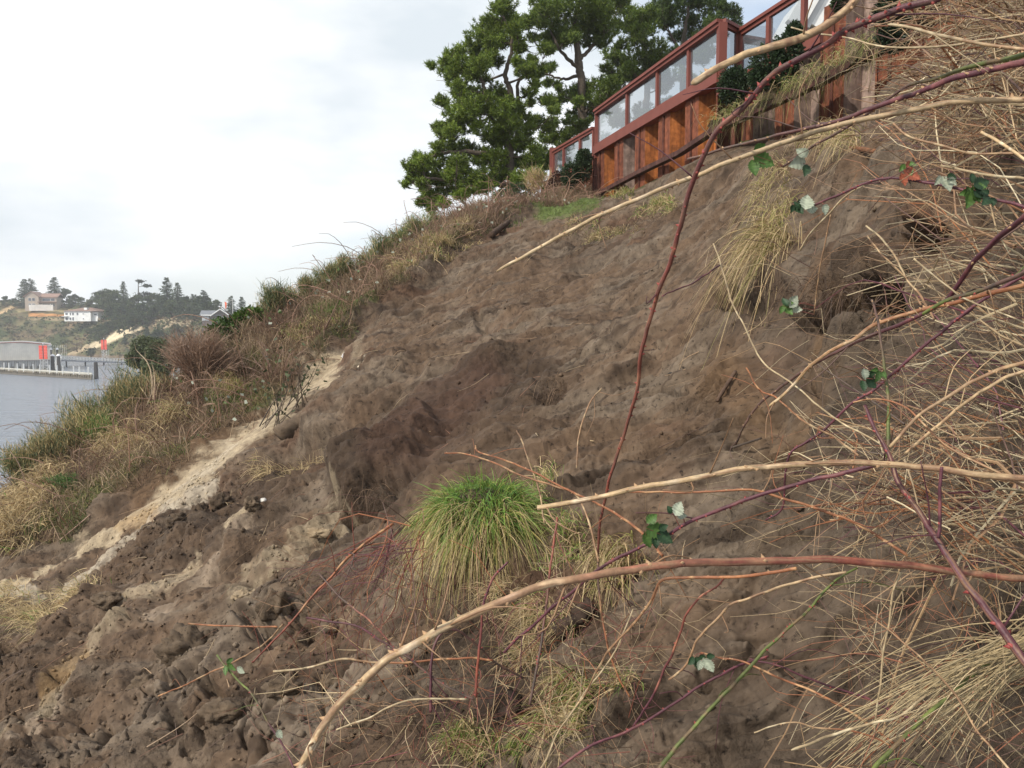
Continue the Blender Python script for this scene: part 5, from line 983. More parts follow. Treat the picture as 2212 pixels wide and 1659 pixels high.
clump('grass_tuft', 'flattened green and straw grass right of the peat clod', blob(1245,1485,46,26,30), 480, .24, .0045, .45, (.5, 1.1), (-.5, -.2, .15), jit=.03)
clump('grass_tuft', 'upright pale grass wisps on the soil right of the flattened grass', blob(1335,1470,24,18,14), 150, .18, .004, .35, (.3, .8), (-.2, -.2, .5), jit=.03)
clump('grass_tuft', 'flattened straw grass just below the flattened green one', blob(1215,1565,50,14,20), 320, .24, .0045, .3, (.5, 1.1), (-.5, -.2, .15), jit=.03)
clump('grass_tuft', 'yellow green grass tuft at the bottom edge left of the cane', blob(1010,1610,40,22,24), 520, .22, .0045, .5, (.4, 1.0), jit=.03)
clump('grass_tuft', 'small bright green sprigs beside the dark peat clod', blob(1110,1610,26,12,10), 120, .12, .004, .95, (.3, .9), jit=.02)
clump('dead_grass_mat', 'brown grass and twig litter below the big tussock', blob(1180,1350,70,26,40)+blob(1090,1300,50,26,20)+blob(1150,1420,50,14,20), 900, .24, .004, .08, (.3, .9), (-.3, -.2, .2), jit=.04)
clump('dead_grass_mat', 'reddish litter of dead stems under the half buried log', blob(640,1000,60,16,40)+blob(700,975,40,12,20)+blob(560,1010,30,12,14), 800, .28, .007, .04, (.2, .8), (-.3, -.2, .3), jit=.06)
clump('dead_grass_mat', 'reddish brown bramble litter at the left edge of the slide', blob(80,1330,80,34,50)+blob(180,1290,50,16,20)+blob(30,1300,40,24,20), 1500, .34, .007, .10, (.3, .9), (-.3, -.1, .3), jit=.08)
# ---------------------------------------------------------------- logs, sticks, stones
def log_(name, label, a, b_, wpx, col, lift=.0, sink=.35, taper=.9, knob=.16):
    pts, ok = HIT([a[0], b_[0]], [a[1], b_[1]]); pts = pts+NRM(pts[:, 0], pts[:, 1])*lift; r0 = wpx/2*pts[0, 1]/F; n_ = 14
    sp2 = spline(pts, n_)+RNG.normal(size=(n_, 3))*r0*.05; V, Qq, T = tube_geo(sp2-pts[0], np.linspace(r0, r0*taper, n_)*RNG.uniform(.94, 1.06, n_), 14)
    V += np.stack([fbm(V.astype(np.float32), 3/r0*.2, 3, seed=s2) for s2 in (1., 5., 9.)], -1)*r0*knob
    cc_ = np.tile(np.array(col), (len(V), 1))*RNG.uniform(.85, 1.15, (len(V), 1)); cc_[-2:] *= 1.3
    o_ = new_mesh(name, V, Qq, T, M_BARK, None, cc_, True); o_.location = pts[0]; return tag(o_, label, 'log')
log_('log', 'stub of a half buried log with a dark sawn end in the slide', (604, 945), (720, 868), 42, (.115, .082, .055), .02, knob=.4)
log_('log', 'dark peaty log lying under the thick split cane', (1205, 1385), (1285, 1318), 44, (.055, .036, .026), .04, knob=.6)
log_('log', 'short reddish cut branch stub poking from the bank top', (1848, 327), (1905, 338), 11, (.17, .075, .035), .06, taper=.8)
log_('log', 'dark root stub under the ridge turf', (1062, 512), (1098, 484), 14, (.07, .045, .032), .05)
log_('stick', 'stubby burnt stick lying on the bank right of the long purple cane', (1552, 872), (1592, 806), 9, (.10, .062, .042), .02)
log_('stick', 'thin black stick stuck upright in the soil below the middle of the bank', (1122, 915), (1142, 858), 6, (.035, .028, .024), .03)
log_('stick', 'small dark stick on the right bank', (1583, 975), (1648, 950), 5, (.06, .045, .036), .02)
log_('stick', 'brown peg standing between the soil ridges', (840, 852), (868, 800), 9, (.13, .078, .05), .03)
def clod_(name, label, u, v, wpx, hpx, col, seed, cat='clod', rough=.62, mat=None, up=.08):
    p_, ok = HIT([u], [v]); g_ = GROUND(p_[:, 0], p_[:, 1])[0]; s_ = g_[1]/F; nu2, nv2 = 40, 26
    th = np.linspace(0.02, math.pi-.02, nv2)[:, None]; ph = (np.arange(nu2)*2*math.pi/nu2)[None]
    V = np.stack([np.sin(th)*np.cos(ph), np.sin(th)*np.sin(ph), np.cos(th)+0*ph], -1).reshape(-1, 3); d_ = 1+rough*fbm(V.astype(np.float32), 1.3, 5, .55, mode=1, seed=seed)+rough*.8*fbm(V.astype(np.float32), .9, 2, seed=seed+5)
    V = V*d_[:, None]*[wpx*s_/2, (wpx+hpx)*s_/4, hpx*s_/2]; i = (np.arange(nv2-1)*nu2)[:, None]; j = np.arange(nu2)[None]; j2 = (j+1) % nu2
    Qm = np.stack([i+j, i+nu2+j, i+nu2+j2, i+j2], -1).reshape(-1, 4); o_ = new_mesh(name, V, Qm, None, mat or M_SOIL, None, np.tile(np.array(col), (len(V), 1))*(1+.5*fbm(V.astype(np.float32), 8/s_*.004, 3, seed=2)[:, None]), True)
    o_.location = g_+NRM(g_[None, 0], g_[None, 1])[0]*hpx*s_*up; return tag(o_, label, cat)
CLODC = (.120, .088, .060)
for a in [(388,1395,95,90,CLODC,3,'biggest rounded clod with a hollow beside it, lower left'),(385,1460,60,50,CLODC,9,'clod wedged below the biggest rounded one'),(300,1468,62,44,CLODC,14,'grey clod left of the hollow in the lower left soil'),(10,1440,70,60,(.09,.07,.052),19,'dark clod cut by the left edge of the view'),
          (560,1120,34,30,CLODC,23,'clod on the rim above the pale sand spill'),(470,1075,50,46,(.085,.06,.04),28,'dark crumbly clod below the pale sand streak'),(430,1110,44,44,(.085,.06,.04),31,'dark crumbly clod beside the white sand line'),(390,1145,40,36,(.09,.065,.044),37,'brown crumbly clod at the end of the white sand line'),
          (250,1330,60,36,CLODC,41,'long low clod at the foot of the sandy spill'),(620,1340,60,64,CLODC,44,'upright clod between two dark hollows'),(700,1445,66,50,CLODC,49,'broad cracked clod in the lower middle soil'),(560,1440,56,40,CLODC,52,'cracked clod below the pale sand spill'),(640,1530,80,50,CLODC,58,'smooth wide clod near the bottom of the slide'),
          (500,1570,80,46,CLODC,61,'lumpy clod at the bottom left of the slide'),(330,1600,90,50,CLODC,66,'lowest large clod at the bottom edge'),(800,1580,80,60,CLODC,70,'clod pressed against the bowed pale cane'),(440,1360,44,34,(.115,.085,.06),75,'small clod right beside the biggest rounded one'),(720,1360,50,46,(.115,.085,.06),79,'clod under the thorny twig fan'),
          (1080,1520,110,90,(.045,.031,.024),83,'black fibrous peat clod at the bottom middle'),(690,1150,60,22,(.26,.20,.13),88,'pale crumbled sand clod below the dark soil nose'),(525,1285,46,26,(.27,.21,.14),91,'pale sandy clod at the tail of the sand spill')]:
    clod_('soil_clod', a[6], a[0], a[1], a[2], a[3], a[4], a[5])
clod_('stone', 'pale rounded stone beside the soil ridge', 787, 807, 30, 22, (.50, .43, .33), 5, 'stone', .12)
clod_('stone', 'small white stone in the pale sand spill', 582, 1105, 15, 13, (.58, .56, .52), 8, 'stone', .15)
clod_('litter_bag', 'crumpled whitish plastic scrap on the slide', 752, 772, 24, 16, (.60, .60, .62), 15, 'litter', .5)
clod_('stone', 'small yellowish white stone on the soil ridge', 882, 768, 10, 10, (.66, .60, .42), 18, 'stone', .2)
clod_('stone', 'black pebble on the right bank', 1440, 800, 14, 9, (.04, .035, .03), 28, 'stone', .2)
# crumbs of soil, twigs and root threads lying all over the slide
sw_ = areaw*inv*(TV < .2)*(TP[:, 1] < 24)*np.exp(-TP[:, 1]/9.0)
id_ = pick(5200, sw_*(.06+1.5*clod)); r0 = (RNG.uniform(0.2, 1, 5200)**4)*.028+.004
ico = np.array([[1,0,0],[-1,0,0],[0,1,0],[0,-1,0],[0,0,1],[0,0,-1]], float); fc = np.array([[0,2,4],[2,1,4],[1,3,4],[3,0,4],[2,0,5],[1,2,5],[3,1,5],[0,3,5]])
V = (TP[id_]+TN[id_]*r0[:, None]*.3)[:, None]+ico[None]*r0[:, None, None]*RNG.uniform(.6, 1.4, (5200, 6, 1)); T = (np.arange(5200)*6)[:, None, None]+fc[None]
cc = np.repeat(c_soil[id_] if 'c_soil' in globals() else np.tile(soil, (5200, 1)), 6, 0)*np.repeat(RNG.uniform(.85, 1.3, 5200), 6)[:, None]
tag(new_mesh('soil_crumbs', V, None, T.reshape(-1, 3), M_SOIL, None, cc, True), 'loose crumbs of soil scattered over the slide', 'soil', kind='stuff')
mb = MB()
for k in pick(520, sw_*(.6+clod)):
    p0 = TP[k]+TN[k]*.015; fall = np.array([-TN[k][0]*TN[k][2], -TN[k][1]*TN[k][2], TN[k][2]**2-1]); a = RNG.normal(size=3)*.8+fall*RNG.choice([-1, 1])*.9; a -= TN[k]*np.dot(a, TN[k]); a /= np.linalg.norm(a)+1e-9; Lc = RNG.uniform(.08, .55); pts = np.array([p0, p0+a*Lc*.5+TN[k]*RNG.uniform(0, .05)+RNG.normal(size=3)*.03*Lc, p0+a*Lc+TN[k]*RNG.uniform(-.01, .09)])
    mb.tube(spline(pts, 6), np.linspace(RNG.uniform(.0018, .0045), .0012, 6), 4, np.array([(.36, .24, .14), (.22, .11, .07), (.45, .34, .20), (.12, .07, .05)][RNG.integers(4)])*RNG.uniform(.7, 1.3), cap=False)
mb.build('twig_litter', M_CANE); tag(bpy.data.objects['twig_litter'], 'broken twigs lying all over the bare soil', 'twigs', kind='stuff')
# ================================================================== BRAMBLE CANES IN FRONT
PAL = {'pale': [(.56, .42, .25), (.46, .32, .17), (.66, .53, .35)], 'bark': [(.32, .20, .11), (.42, .29, .16), (.22, .125, .07)], 'purple': [(.115, .035, .045), (.085, .026, .034), (.16, .055, .055)], 'green': [(.13, .16, .035), (.10, .12, .03), (.15, .10, .05)],
       'orange': [(.30, .125, .052), (.24, .092, .04), (.38, .21, .10)], 'tan': [(.34, .22, .115), (.26, .15, .08), (.42, .30, .17)], 'straw': [(.41, .32, .19), (.33, .245, .14), (.50, .41, .26)], 'dark': [(.085, .055, .040), (.11, .06, .045), (.06, .04, .03)], 'red': [(.26, .075, .045), (.20, .06, .04), (.32, .13, .075)]}
def cane(label, pts, w0, w1, y0, y1, c0='tan', c1=None, thorns=1.0, name='bramble_cane', ends=(0, 0), leaves=(), streak=None, n_=None, fork=1):
    """a cane through plan points (u, v); w is its thickness in plan units, y its forward distance at both ends"""
    m_ = len(pts); n_ = n_ or max(18, m_*8); uv = spline(np.array(pts, float), n_)
    ln = np.concatenate([[0], np.cumsum(np.hypot(*np.diff(uv, axis=0).T))]); f_ = ln/ln[-1]; Yc = y0+(y1-y0)*f_
    p_ = P(uv[:, 0], uv[:, 1], Yc); p_ = p_+np.stack([fbm(p_.astype(np.float32), 5, 4, .55, seed=len(label)+s2) for s2 in (0., 31., 67.)], -1)*.011
    rad = (w0+(w1-w0)*f_)*Yc/F/2*.80; rad = rad*(1+.10*fbm((p_*1.0).astype(np.float32), 30, 2, seed=3.0))
    if ends[0]: rad[0] *= .35; rad[1] *= .8
    if ends[1]: rad[-1] *= .35
    ca = np.array(PAL[c0]); cb = np.array(PAL[c1 or c0]); nz_ = fbm((p_*1.0).astype(np.float32), 16, 3, .6, seed=8.0); k = np.clip((nz_*.9+.5)*2.99, 0, 2.98)
    lerp = lambda pal: pal[np.floor(k).astype(int)]; fm = np.clip((f_-.42)*2.4+.5+nz_*.9, 0, 1)[:, None] if c1 else np.zeros((n_, 1)); cc_ = lerp(ca)*(1-fm)+lerp(cb)*fm
    sides = 14 if max(w0, w1) > 11 else 7; mb = MB(); V, Qq, T = tube_geo(p_, rad, sides)
    col_ = np.repeat(cc_, sides, 0); col_ = np.vstack([col_, col_[:1]*1.2, col_[-1:]*1.2]); 
    vn = fbm(V.astype(np.float32), 45, 3, .6, seed=2.0); col_ = col_*(1+.5*vn[:, None])
    arc = np.concatenate([[0], np.cumsum(np.linalg.norm(np.diff(p_, axis=0), axis=1))]); an_ = np.arange(sides)*2*math.pi/sides
    sc_ = np.stack([np.repeat(arc, sides)*9.0, np.tile(np.cos(an_), n_)*1.5, np.tile(np.sin(an_), n_)*1.5], -1); sn = np.concatenate([fbm(sc_.astype(np.float32), 1.0, 4, .6, seed=len(label)*.7), [0, 0]])
    col_ = col_*(1+.95*sn[:, None])
    if streak is not None: sm = sstep(.0, .12, sn)[:, None]*.9; col_ = col_*(1-sm)+np.array(PAL[streak][2 if streak == 'bark' else 1])*sm
    mb.add(V-p_[0], Qq, T, np.clip(col_, .01, 1))
    if thorns:
        nt_ = int(ln[-1]/22*thorns)
        for q_ in range(nt_):
            i_ = RNG.integers(1, n_-1); a = RNG.normal(size=3); dr = p_[i_]-p_[i_-1]; dr /= np.linalg.norm(dr)+1e-9; a -= dr*np.dot(a, dr); a /= np.linalg.norm(a); r_ = rad[i_]; tl = min(max(r_*1.25, .003), .009)
            tip = p_[i_]+a*(r_+tl)-dr*tl*.4; bw_ = r_*.35+.0008; s2 = np.cross(dr, a); bs_ = p_[i_]+a*r_*.85
            mb.add(np.array([bs_+dr*bw_*1.6, bs_-dr*bw_*1.6, bs_+s2*bw_, bs_-s2*bw_, tip])-p_[0], None, [[0, 2, 4], [2, 1, 4], [1, 3, 4], [3, 0, 4]], (.30, .06, .05) if c0 in ('purple', 'red', 'green') else (.42, .26, .14))
    for q_ in range(max(fork, int(ln[-1]/170) if max(w0, w1) > 5 else fork)):
        i_ = RNG.integers(2, n_-2); dr = p_[min(i_+1, n_-1)]-p_[i_-1]; dr /= np.linalg.norm(dr)+1e-9; a = dr*RNG.choice([-1, 1])*.6+RNG.normal(size=3)*.6; a /= np.linalg.norm(a); Lc = RNG.uniform(.05, .24)
        mb.tube(spline([p_[i_]-p_[0], p_[i_]+a*Lc*.5+RNG.normal(size=3)*.012-p_[0], p_[i_]+a*Lc+RNG.normal(size=3)*.02-p_[0]], 7), np.linspace(min(rad[i_]*.45, .0026), .0009, 7), 4, np.array(PAL[c0 if c0 != 'pale' else 'tan'][1]))
    # roughened node rings
    o_ = mb.build(name, M_CANE, None, True); o_.location = p_[0]; tag(o_, label, 'bramble cane', 'bramble canes in the foreground')
    lv_ = []
    for L_ in leaves:
        lv_.append(L_)
        if L_[3] != 'white' or L_[2] > 30: lv_ += [(L_[0]+L_[2]*.55*math.cos(L_[4]+2.2), L_[1]+L_[2]*.55*math.sin(L_[4]+2.2), L_[2]*.66, L_[3], L_[4]+1.0), (L_[0]+L_[2]*.55*math.cos(L_[4]-2.2), L_[1]+L_[2]*.55*math.sin(L_[4]-2.2), L_[2]*.6, L_[3] if L_[3] != 'white' else 'dark', L_[4]-1.0)]
    for (u, v, wl, kind, ang) in lv_:
        i_ = int(np.argmin((uv[:, 0]-u)**2+(uv[:, 1]-v)**2)); Yl = Yc[i_]-.02; c0_ = np.array(P(u, v, Yl)).reshape(3); s_ = Yl/F; nL = 15; V2, Q2, C2 = [], [], []
        lc = {'white': (.29, .32, .24), 'green': (.075, .14, .035), 'dark': (.028, .058, .026), 'red': (.30, .09, .05)}[kind]; wl = wl*.82; ax = np.array([math.cos(ang), RNG.normal()*.25, -math.sin(ang)]); sd = np.array([math.sin(ang), RNG.normal()*.25, math.cos(ang)])
        for t_ in np.linspace(0, 1, nL):
            hw = wl*s_*.42*math.sin(math.pi*min(.999, t_**.8))*(1+.13*(-1)**int(t_*14.5))+.0004; cpt = c0_+ax*(t_-.5)*wl*s_*1.25
            for sgn in (-1, -.5, 0, .5, 1): V2.append(cpt+sd*hw*sgn+np.array([0, -.45*abs(sgn)*hw+.16*wl*s_*math.sin(3.4*t_+ang), -.10*wl*s_*t_*t_])); C2.append(np.array(lc)*((1.0 if abs(sgn) != 0 else 1.35)+.22*math.sin(t_*32-abs(sgn)*2.5))*RNG.uniform(.85, 1.15))
        for r_ in range(nL-1):
            for q_ in range(4): Q2.append([r_*5+q_, r_*5+q_+1, r_*5+q_+6, r_*5+q_+5])
        new_mesh('leaf', np.array(V2)-p_[0], Q2, None, M_LEAF, o_, np.array(C2), True)
        st = MB(); st.tube([p_[i_]-p_[0], (p_[i_]+c0_)/2-p_[0]+[0, 0, .004], c0_-ax*wl*s_*.6-p_[0]], [.0012, .001, .0008], 4, (.22, .08, .06)); st.build('leaf_stalk', M_CANE, o_)
    return o_
cane('thick bark-peeled cane with snapped pale end over the glass screen', [(1493,180),(1530,160),(1600,120),(1650,101),(1720,83),(1770,62),(1810,36),(1840,8),(1862,-40)], 18, 23, 2.0, 1.9, 'pale', 'bark', .3, ends=(1, 0), streak='bark')
cane('long purple cane falling from the top right to the tussock', [(2060,-25),(2015,0),(1953,17),(1904,37),(1837,62),(1793,91),(1731,123),(1670,158),(1632,202),(1603,234),(1558,274),(1529,321),(1497,390),(1466,495),(1443,575),(1410,665),(1384,765),(1374,848),(1345,940),(1319,1030),(1300,1121),(1293,1200)], 19, 7, 1.75, 2.9, 'purple', 'red', 1.6, streak='dark', n_=110)
cane('thin brown tip of the long purple cane hanging past the tussock', [(1293,1200),(1292,1260),(1301,1341),(1312,1396),(1334,1459),(1359,1505)], 7, 5, 2.9, 2.75, 'dark', 'orange', 1)
cane('long split cane of bare white wood crossing the bank top', [(1072,585),(1150,545),(1220,507),(1300,464),(1400,420),(1500,379),(1600,339),(1700,305),(1770,284),(1840,266),(1950,240),(2050,222),(2130,215),(2230,212)], 9, 17, 2.6, 1.9, 'pale', 'bark', .5, ends=(1, 0), streak='straw', n_=90)
cane('purple green cane lying along the top of the split white cane', [(1484,343),(1534,330),(1595,313),(1669,293),(1756,274),(1830,252),(1904,222),(1978,200),(2030,182),(2120,155),(2230,128)], 6, 18, 2.5, 1.8, 'dark', 'purple', 1.2)
cane('second dark green cane just above, running off the right edge', [(1900,228),(1960,190),(2040,165),(2120,140),(2230,112)], 6, 15, 2.3, 1.9, 'dark', 'green', 1.0)
cane('dark brown side shoot bent below the split white cane', [(1905,222),(1846,262),(1793,296),(1757,315),(1725,337),(1690,360)], 9, 6, 2.4, 2.7, 'dark', 'dark', 1.2, leaves=[(1722,352,44,'white',2.9), (1650,345,50,'green',.3)])
cane('straw coloured stem bowed under the thick peeled cane', [(1709,58),(1780,76),(1850,90),(1900,100),(1960,103),(2040,100),(2110,90),(2230,70)], 4, 7, 2.3, 2.0, 'straw', None, .2)
cane('pale stub pointing left near the top right corner', [(1916,51),(1970,62),(2040,80),(2120,98),(2230,110)], 8, 10, 2.1, 1.9, 'straw', 'tan', .3, ends=(1, 0))
cane('split tan cane with white cut end, middle right, pointing left', [(1163,1095),(1230,1085),(1310,1072),(1420,1050),(1520,1030),(1600,1014),(1675,1004),(1750,998),(1850,997),(1920,1005),(2000,1012),(2100,1025),(2240,1040)], 14, 19, 1.8, 1.45, 'pale', 'bark', .3, ends=(0, 0), streak='bark', n_=80)
cane('thickest purple cane leaning across the lower right', [(1868,872),(1890,925),(1910,960),(1930,1000),(1945,1040),(1975,1090),(2010,1145),(2040,1190),(2080,1250),(2130,1320),(2170,1370),(2240,1470)], 10, 26, 1.7, 1.35, 'purple', None, .5, streak='bark', n_=80)
cane('thick bowed cane, peeled pale at the bottom and red brown to the right', [(628,1700),(648,1655),(700,1565),(760,1492),(830,1427),(920,1376),(1040,1320),(1170,1268),(1300,1240),(1450,1223),(1650,1214),(1850,1213),(2050,1230),(2150,1243),(2240,1255)], 24, 20, 1.45, 1.6, 'pale', 'red', .5, streak='bark', n_=110)
cane('purple cane slanting down across the tussock from the right', [(1905,1005),(1800,1030),(1700,1055),(1600,1082),(1500,1120),(1450,1150),(1380,1185),(1300,1225),(1250,1268),(1200,1308),(1150,1355),(1120,1380),(1088,1412)], 12, 7, 1.65, 2.1, 'purple', None, .8, leaves=[(1420,1145,52,'green',.2), (1465,1097,34,'white',-1.1), (1436,1160,40,'dark',.5)])
cane('orange side shoot running right below the split tan cane', [(1350,1058),(1480,1064),(1606,1062),(1660,1067),(1729,1084),(1798,1108),(1836,1122),(1900,1158),(1960,1200)], 5, 9, 2.0, 1.7, 'orange', None, .8)
cane('thin orange twig arching over the top of the tussock', [(1028,962),(1035,975),(1080,990),(1150,1020),(1213,1053),(1260,1075),(1330,1110),(1400,1165),(1430,1200)], 4, 8, 3.2, 2.4, 'orange', None, .8)
cane('second thin orange twig lower over the tussock top', [(960,978),(995,978),(1060,996),(1120,1025),(1200,1050),(1245,1070),(1275,1140),(1295,1215)], 4, 6, 3.2, 2.6, 'orange', 'tan', .6)
cane('orange and white arching cane below the dark hollow', [(1663,878),(1685,859),(1715,829),(1751,788),(1798,755),(1839,733),(1880,705),(1948,681),(2003,667),(2080,650),(2150,632),(2230,612)], 8, 13, 2.2, 1.7, 'pale', 'orange', .8, ends=(1, 0), streak='orange', fork=3)
cane('long dark cane with green base curving down to the middle bank', [(1590,960),(1606,922),(1622,894),(1652,864),(1696,831),(1737,801),(1776,777),(1825,752),(1880,725),(1948,697),(2003,672),(2039,654),(2066,621),(2099,571),(2154,517),(2230,455)], 5, 16, 2.6, 1.6, 'dark', 'purple', .9, n_=80)
cane('purple cane rising from the lower bank to the right edge', [(1652,1122),(1688,1095),(1702,988),(1740,958),(1776,933),(1839,875),(1880,848),(1921,815),(1962,782),(2017,730),(2072,686),(2140,640),(2230,585)], 5, 10, 2.3, 1.9, 'purple', None, 1.2)
cane('upright green and brown cane near the right', [(1884,645),(1891,667),(1902,703),(1910,763),(1914,804),(1918,859),(1915,941),(1916,990)], 6, 11, 1.75, 1.65, 'dark', 'green', 1.3, leaves=[(1868,808,26,'white',1.4), (1882,826,34,'dark',.6), (1895,812,26,'green',2.0)])
cane('kinked pale grass stem across the right bank', [(1540,525),(1552,560),(1579,650),(1606,700),(1647,782),(1715,831),(1798,900),(1902,958)], 4, 5, 2.6, 1.9, 'straw', None, 0)
cane('orange twig with forked pale tip on the right bank', [(1611,796),(1641,840),(1674,856),(1715,892),(1743,914),(1798,941),(1825,963),(1855,988)], 4, 6, 2.4, 1.9, 'orange', 'tan', .5, fork=4)
cane('pinkish brown cane rising steeply to the right edge', [(1926,966),(1976,908),(2017,875),(2072,837),(2126,812),(2154,799),(2230,778)], 9, 11, 1.6, 1.5, 'bark', 'tan', .3)
cane('second pinkish brown cane parallel and below it', [(1956,980),(2003,938),(2058,891),(2126,846),(2180,818),(2230,800)], 9, 10, 1.75, 1.6, 'bark', None, .3)
cane('orange arching twig over the cane crossing at the right', [(1841,870),(1880,862),(1921,867),(1962,886),(2003,922),(2044,960),(2099,990),(2168,1023),(2240,1062)], 4, 9, 1.7, 1.45, 'orange', 'tan', .5)
cane('purple stub with white cut top standing at the right', [(2039,1008),(2037,1064),(2033,1122),(2028,1160)], 9, 10, 1.5, 1.5, 'purple', None, .2)
cane('bright green cane slanting through the lower middle', [(1852,1232),(1811,1254),(1781,1281),(1743,1322),(1696,1363),(1648,1407),(1581,1484),(1526,1547),(1471,1610),(1415,1675)], 6, 12, 1.9, 1.7, 'green', None, .5)
cane('straight orange red cane slanting down at lower right', [(1513,1408),(1560,1418),(1606,1429),(1688,1468),(1759,1495),(1811,1520),(1866,1550),(1932,1602)], 5, 8, 1.9, 1.65, 'orange', None, .9, leaves=[(1508,1432,30,'dark',1.3), (1530,1435,34,'white',.9)])
cane('thin purple cane beside the straight orange red one', [(1622,1426),(1688,1443),(1748,1467),(1825,1495),(1880,1514),(1935,1540),(2010,1562)], 5, 8, 1.9, 1.75, 'purple', None, .4)
cane('thick mossy green cane at the bottom right', [(1870,1690),(1891,1659),(1935,1613),(1989,1561),(2044,1509),(2091,1467),(2140,1430)], 13, 10, 1.5, 1.6, 'green', None, .6)
cane('straight upright tan stem in front of the lower right bank', [(1946,1234),(1929,1273),(1915,1369),(1904,1424),(1896,1520),(1891,1588)], 6, 5, 1.6, 1.6, 'straw', None, .1)
cane('long tan stem slanting to the bottom right corner', [(1880,1330),(1962,1394),(2017,1446),(2072,1506),(2113,1574),(2140,1610),(2190,1670)], 4, 7, 1.6, 1.4, 'tan', None, .4)
cane('split straw stem pointing left at the bottom right', [(1706,1623),(1760,1600),(1817,1580),(1880,1558),(1935,1544),(2000,1500)], 8, 6, 1.5, 1.55, 'straw', None, 0, ends=(1, 0))
cane('bent orange twig with white tip at the bottom right', [(1631,1584),(1670,1570),(1721,1561),(1770,1574),(1839,1583),(1888,1594),(1920,1610)], 4, 5, 1.6, 1.55, 'straw', 'orange', .3)
cane('purple cane rising from the bottom edge at middle', [(1190,1675),(1205,1659),(1279,1610),(1348,1582),(1416,1547),(1485,1500),(1540,1464),(1603,1434),(1660,1415)], 8, 7, 1.8, 1.9, 'purple', None, .7)
cane('slender purple cane curving up from the bottom middle', [(1367,1571),(1414,1500),(1444,1432),(1471,1369),(1485,1328),(1512,1292),(1548,1267),(1567,1245)], 7, 6, 2.1, 2.0, 'purple', 'red', .8)
cane('knobbly tan twig bent down in the middle of the lower bank', [(1444,1470),(1477,1445),(1499,1410),(1510,1382),(1548,1341),(1578,1306),(1622,1289),(1666,1273),(1760,1245),(1830,1235)], 6, 8, 2.0, 1.8, 'tan', 'bark', .6)
cane('sharply bent orange cane under the thick bowed cane', [(1240,1530),(1260,1506),(1279,1465),(1307,1415),(1348,1369),(1389,1322),(1411,1292),(1427,1258),(1457,1248),(1526,1245),(1600,1242),(1720,1232)], 5, 10, 2.1, 1.7, 'tan', 'orange', .6)
cane('long whitish stem slanting up from the bottom middle', [(1165,1668),(1203,1588),(1238,1533),(1266,1492),(1320,1423),(1348,1368),(1367,1314)], 6, 4, 2.0, 2.3, 'straw', 'straw', .1)
cane('red brown cane hanging straight down beside the tussock', [(1205,1120),(1192,1204),(1183,1286),(1170,1374),(1159,1437),(1145,1522)], 6, 8, 2.4, 2.2, 'red', 'dark', .8)
cane('long reddish brown cane crossing the soil left of the tussock', [(545,1430),(554,1424),(614,1361),(666,1298),(710,1251),(754,1204),(800,1165),(850,1130)], 5, 8, 3.2, 3.6, 'red', 'orange', .6, fork=4)
cane('purple hoop bent to the ground at the lower middle', [(928,1540),(931,1480),(932,1437),(943,1385),(965,1363),(995,1366),(1034,1396),(1080,1437),(1130,1465)], 8, 6, 2.6, 2.8, 'purple', 'dark', .6)
cane('dark upright twig crossing the thick bowed cane', [(1096,1215),(1067,1248),(1053,1281),(1045,1309),(1039,1383),(1031,1451),(1026,1505)], 6, 8, 2.2, 2.2, 'purple', 'red', .8)
cane('pale curved stem low at the lower middle', [(727,1577),(792,1555),(847,1525),(888,1513),(950,1511),(1009,1511)], 5, 6, 2.6, 2.6, 'straw', None, .2)
cane('pale forked stem spread flat over the lower soil', [(592,1448),(669,1443),(738,1426),(820,1432),(930,1427),(1012,1421),(1067,1428)], 6, 6, 2.7, 2.7, 'straw', 'orange', .3, fork=3)
cane('purple diagonal cane through the lower middle tangle', [(661,1336),(765,1352),(820,1383),(875,1418),(930,1459),(984,1492),(1023,1509)], 5, 7, 2.8, 2.6, 'purple', 'dark', 1.0, fork=4)
cane('dark diagonal cane above the purple one', [(690,1240),(745,1300),(800,1345),(850,1400),(880,1440)], 5, 6, 3.0, 2.7, 'dark', 'red', .9, fork=4)
cane('greenish cane hanging down at the lower left', [(470,1415),(507,1465),(546,1506),(581,1563),(614,1615),(640,1670)], 6, 5, 3.2, 2.9, 'green', 'purple', .3, leaves=[(500,1440,26,'green',.4), (604,1585,20,'white',.8), (520,1447,22,'white',.3)])
cane('straight orange twig lying across the lower left clods', [(406,1347),(466,1351),(548,1352),(600,1354)], 4, 5, 4.2, 3.9, 'orange', None, .3)
cane('orange brown twig across the big clod, lower left', [(343,1503),(420,1470),(500,1430),(560,1400),(612,1350)], 4, 5, 4.4, 3.9, 'orange', 'tan', .3, fork=2)
cane('purple arch over the right bank carrying leaves', [(1743,451),(1798,426),(1852,402),(1902,389),(1962,389),(2017,396),(2072,407),(2126,424),(2230,448)], 6, 9, 2.2, 1.8, 'purple', None, .9, leaves=[(1742,435,38,'white',-1.3), (1725,450,26,'dark',.9), (1970,376,40,'red',.4), (1962,366,26,'green',1.2), (2044,396,34,'white',1.3), (2056,392,24,'white',.5), (2108,418,36,'green',1.2), (2120,395,42,'dark',-.4), (2092,432,34,'green',1.9), (2128,432,30,'dark',2.4), (1782,452,22,'white',1.4)])
cane('white stem ending at the right edge below the split cane', [(2031,358),(2099,369),(2154,380),(2230,390)], 6, 8, 1.9, 1.7, 'straw', None, 0)
cane('pale cut stem slanting down to the right edge', [(2121,286),(2154,306),(2185,330),(2230,362)], 8, 9, 1.7, 1.6, 'pale', None, 0)
cane('tan twig sagging right below the split white cane', [(1929,265),(1962,289),(2017,308),(2072,325),(2130,332),(2230,330)], 6, 6, 2.0, 1.8, 'tan', None, .4)
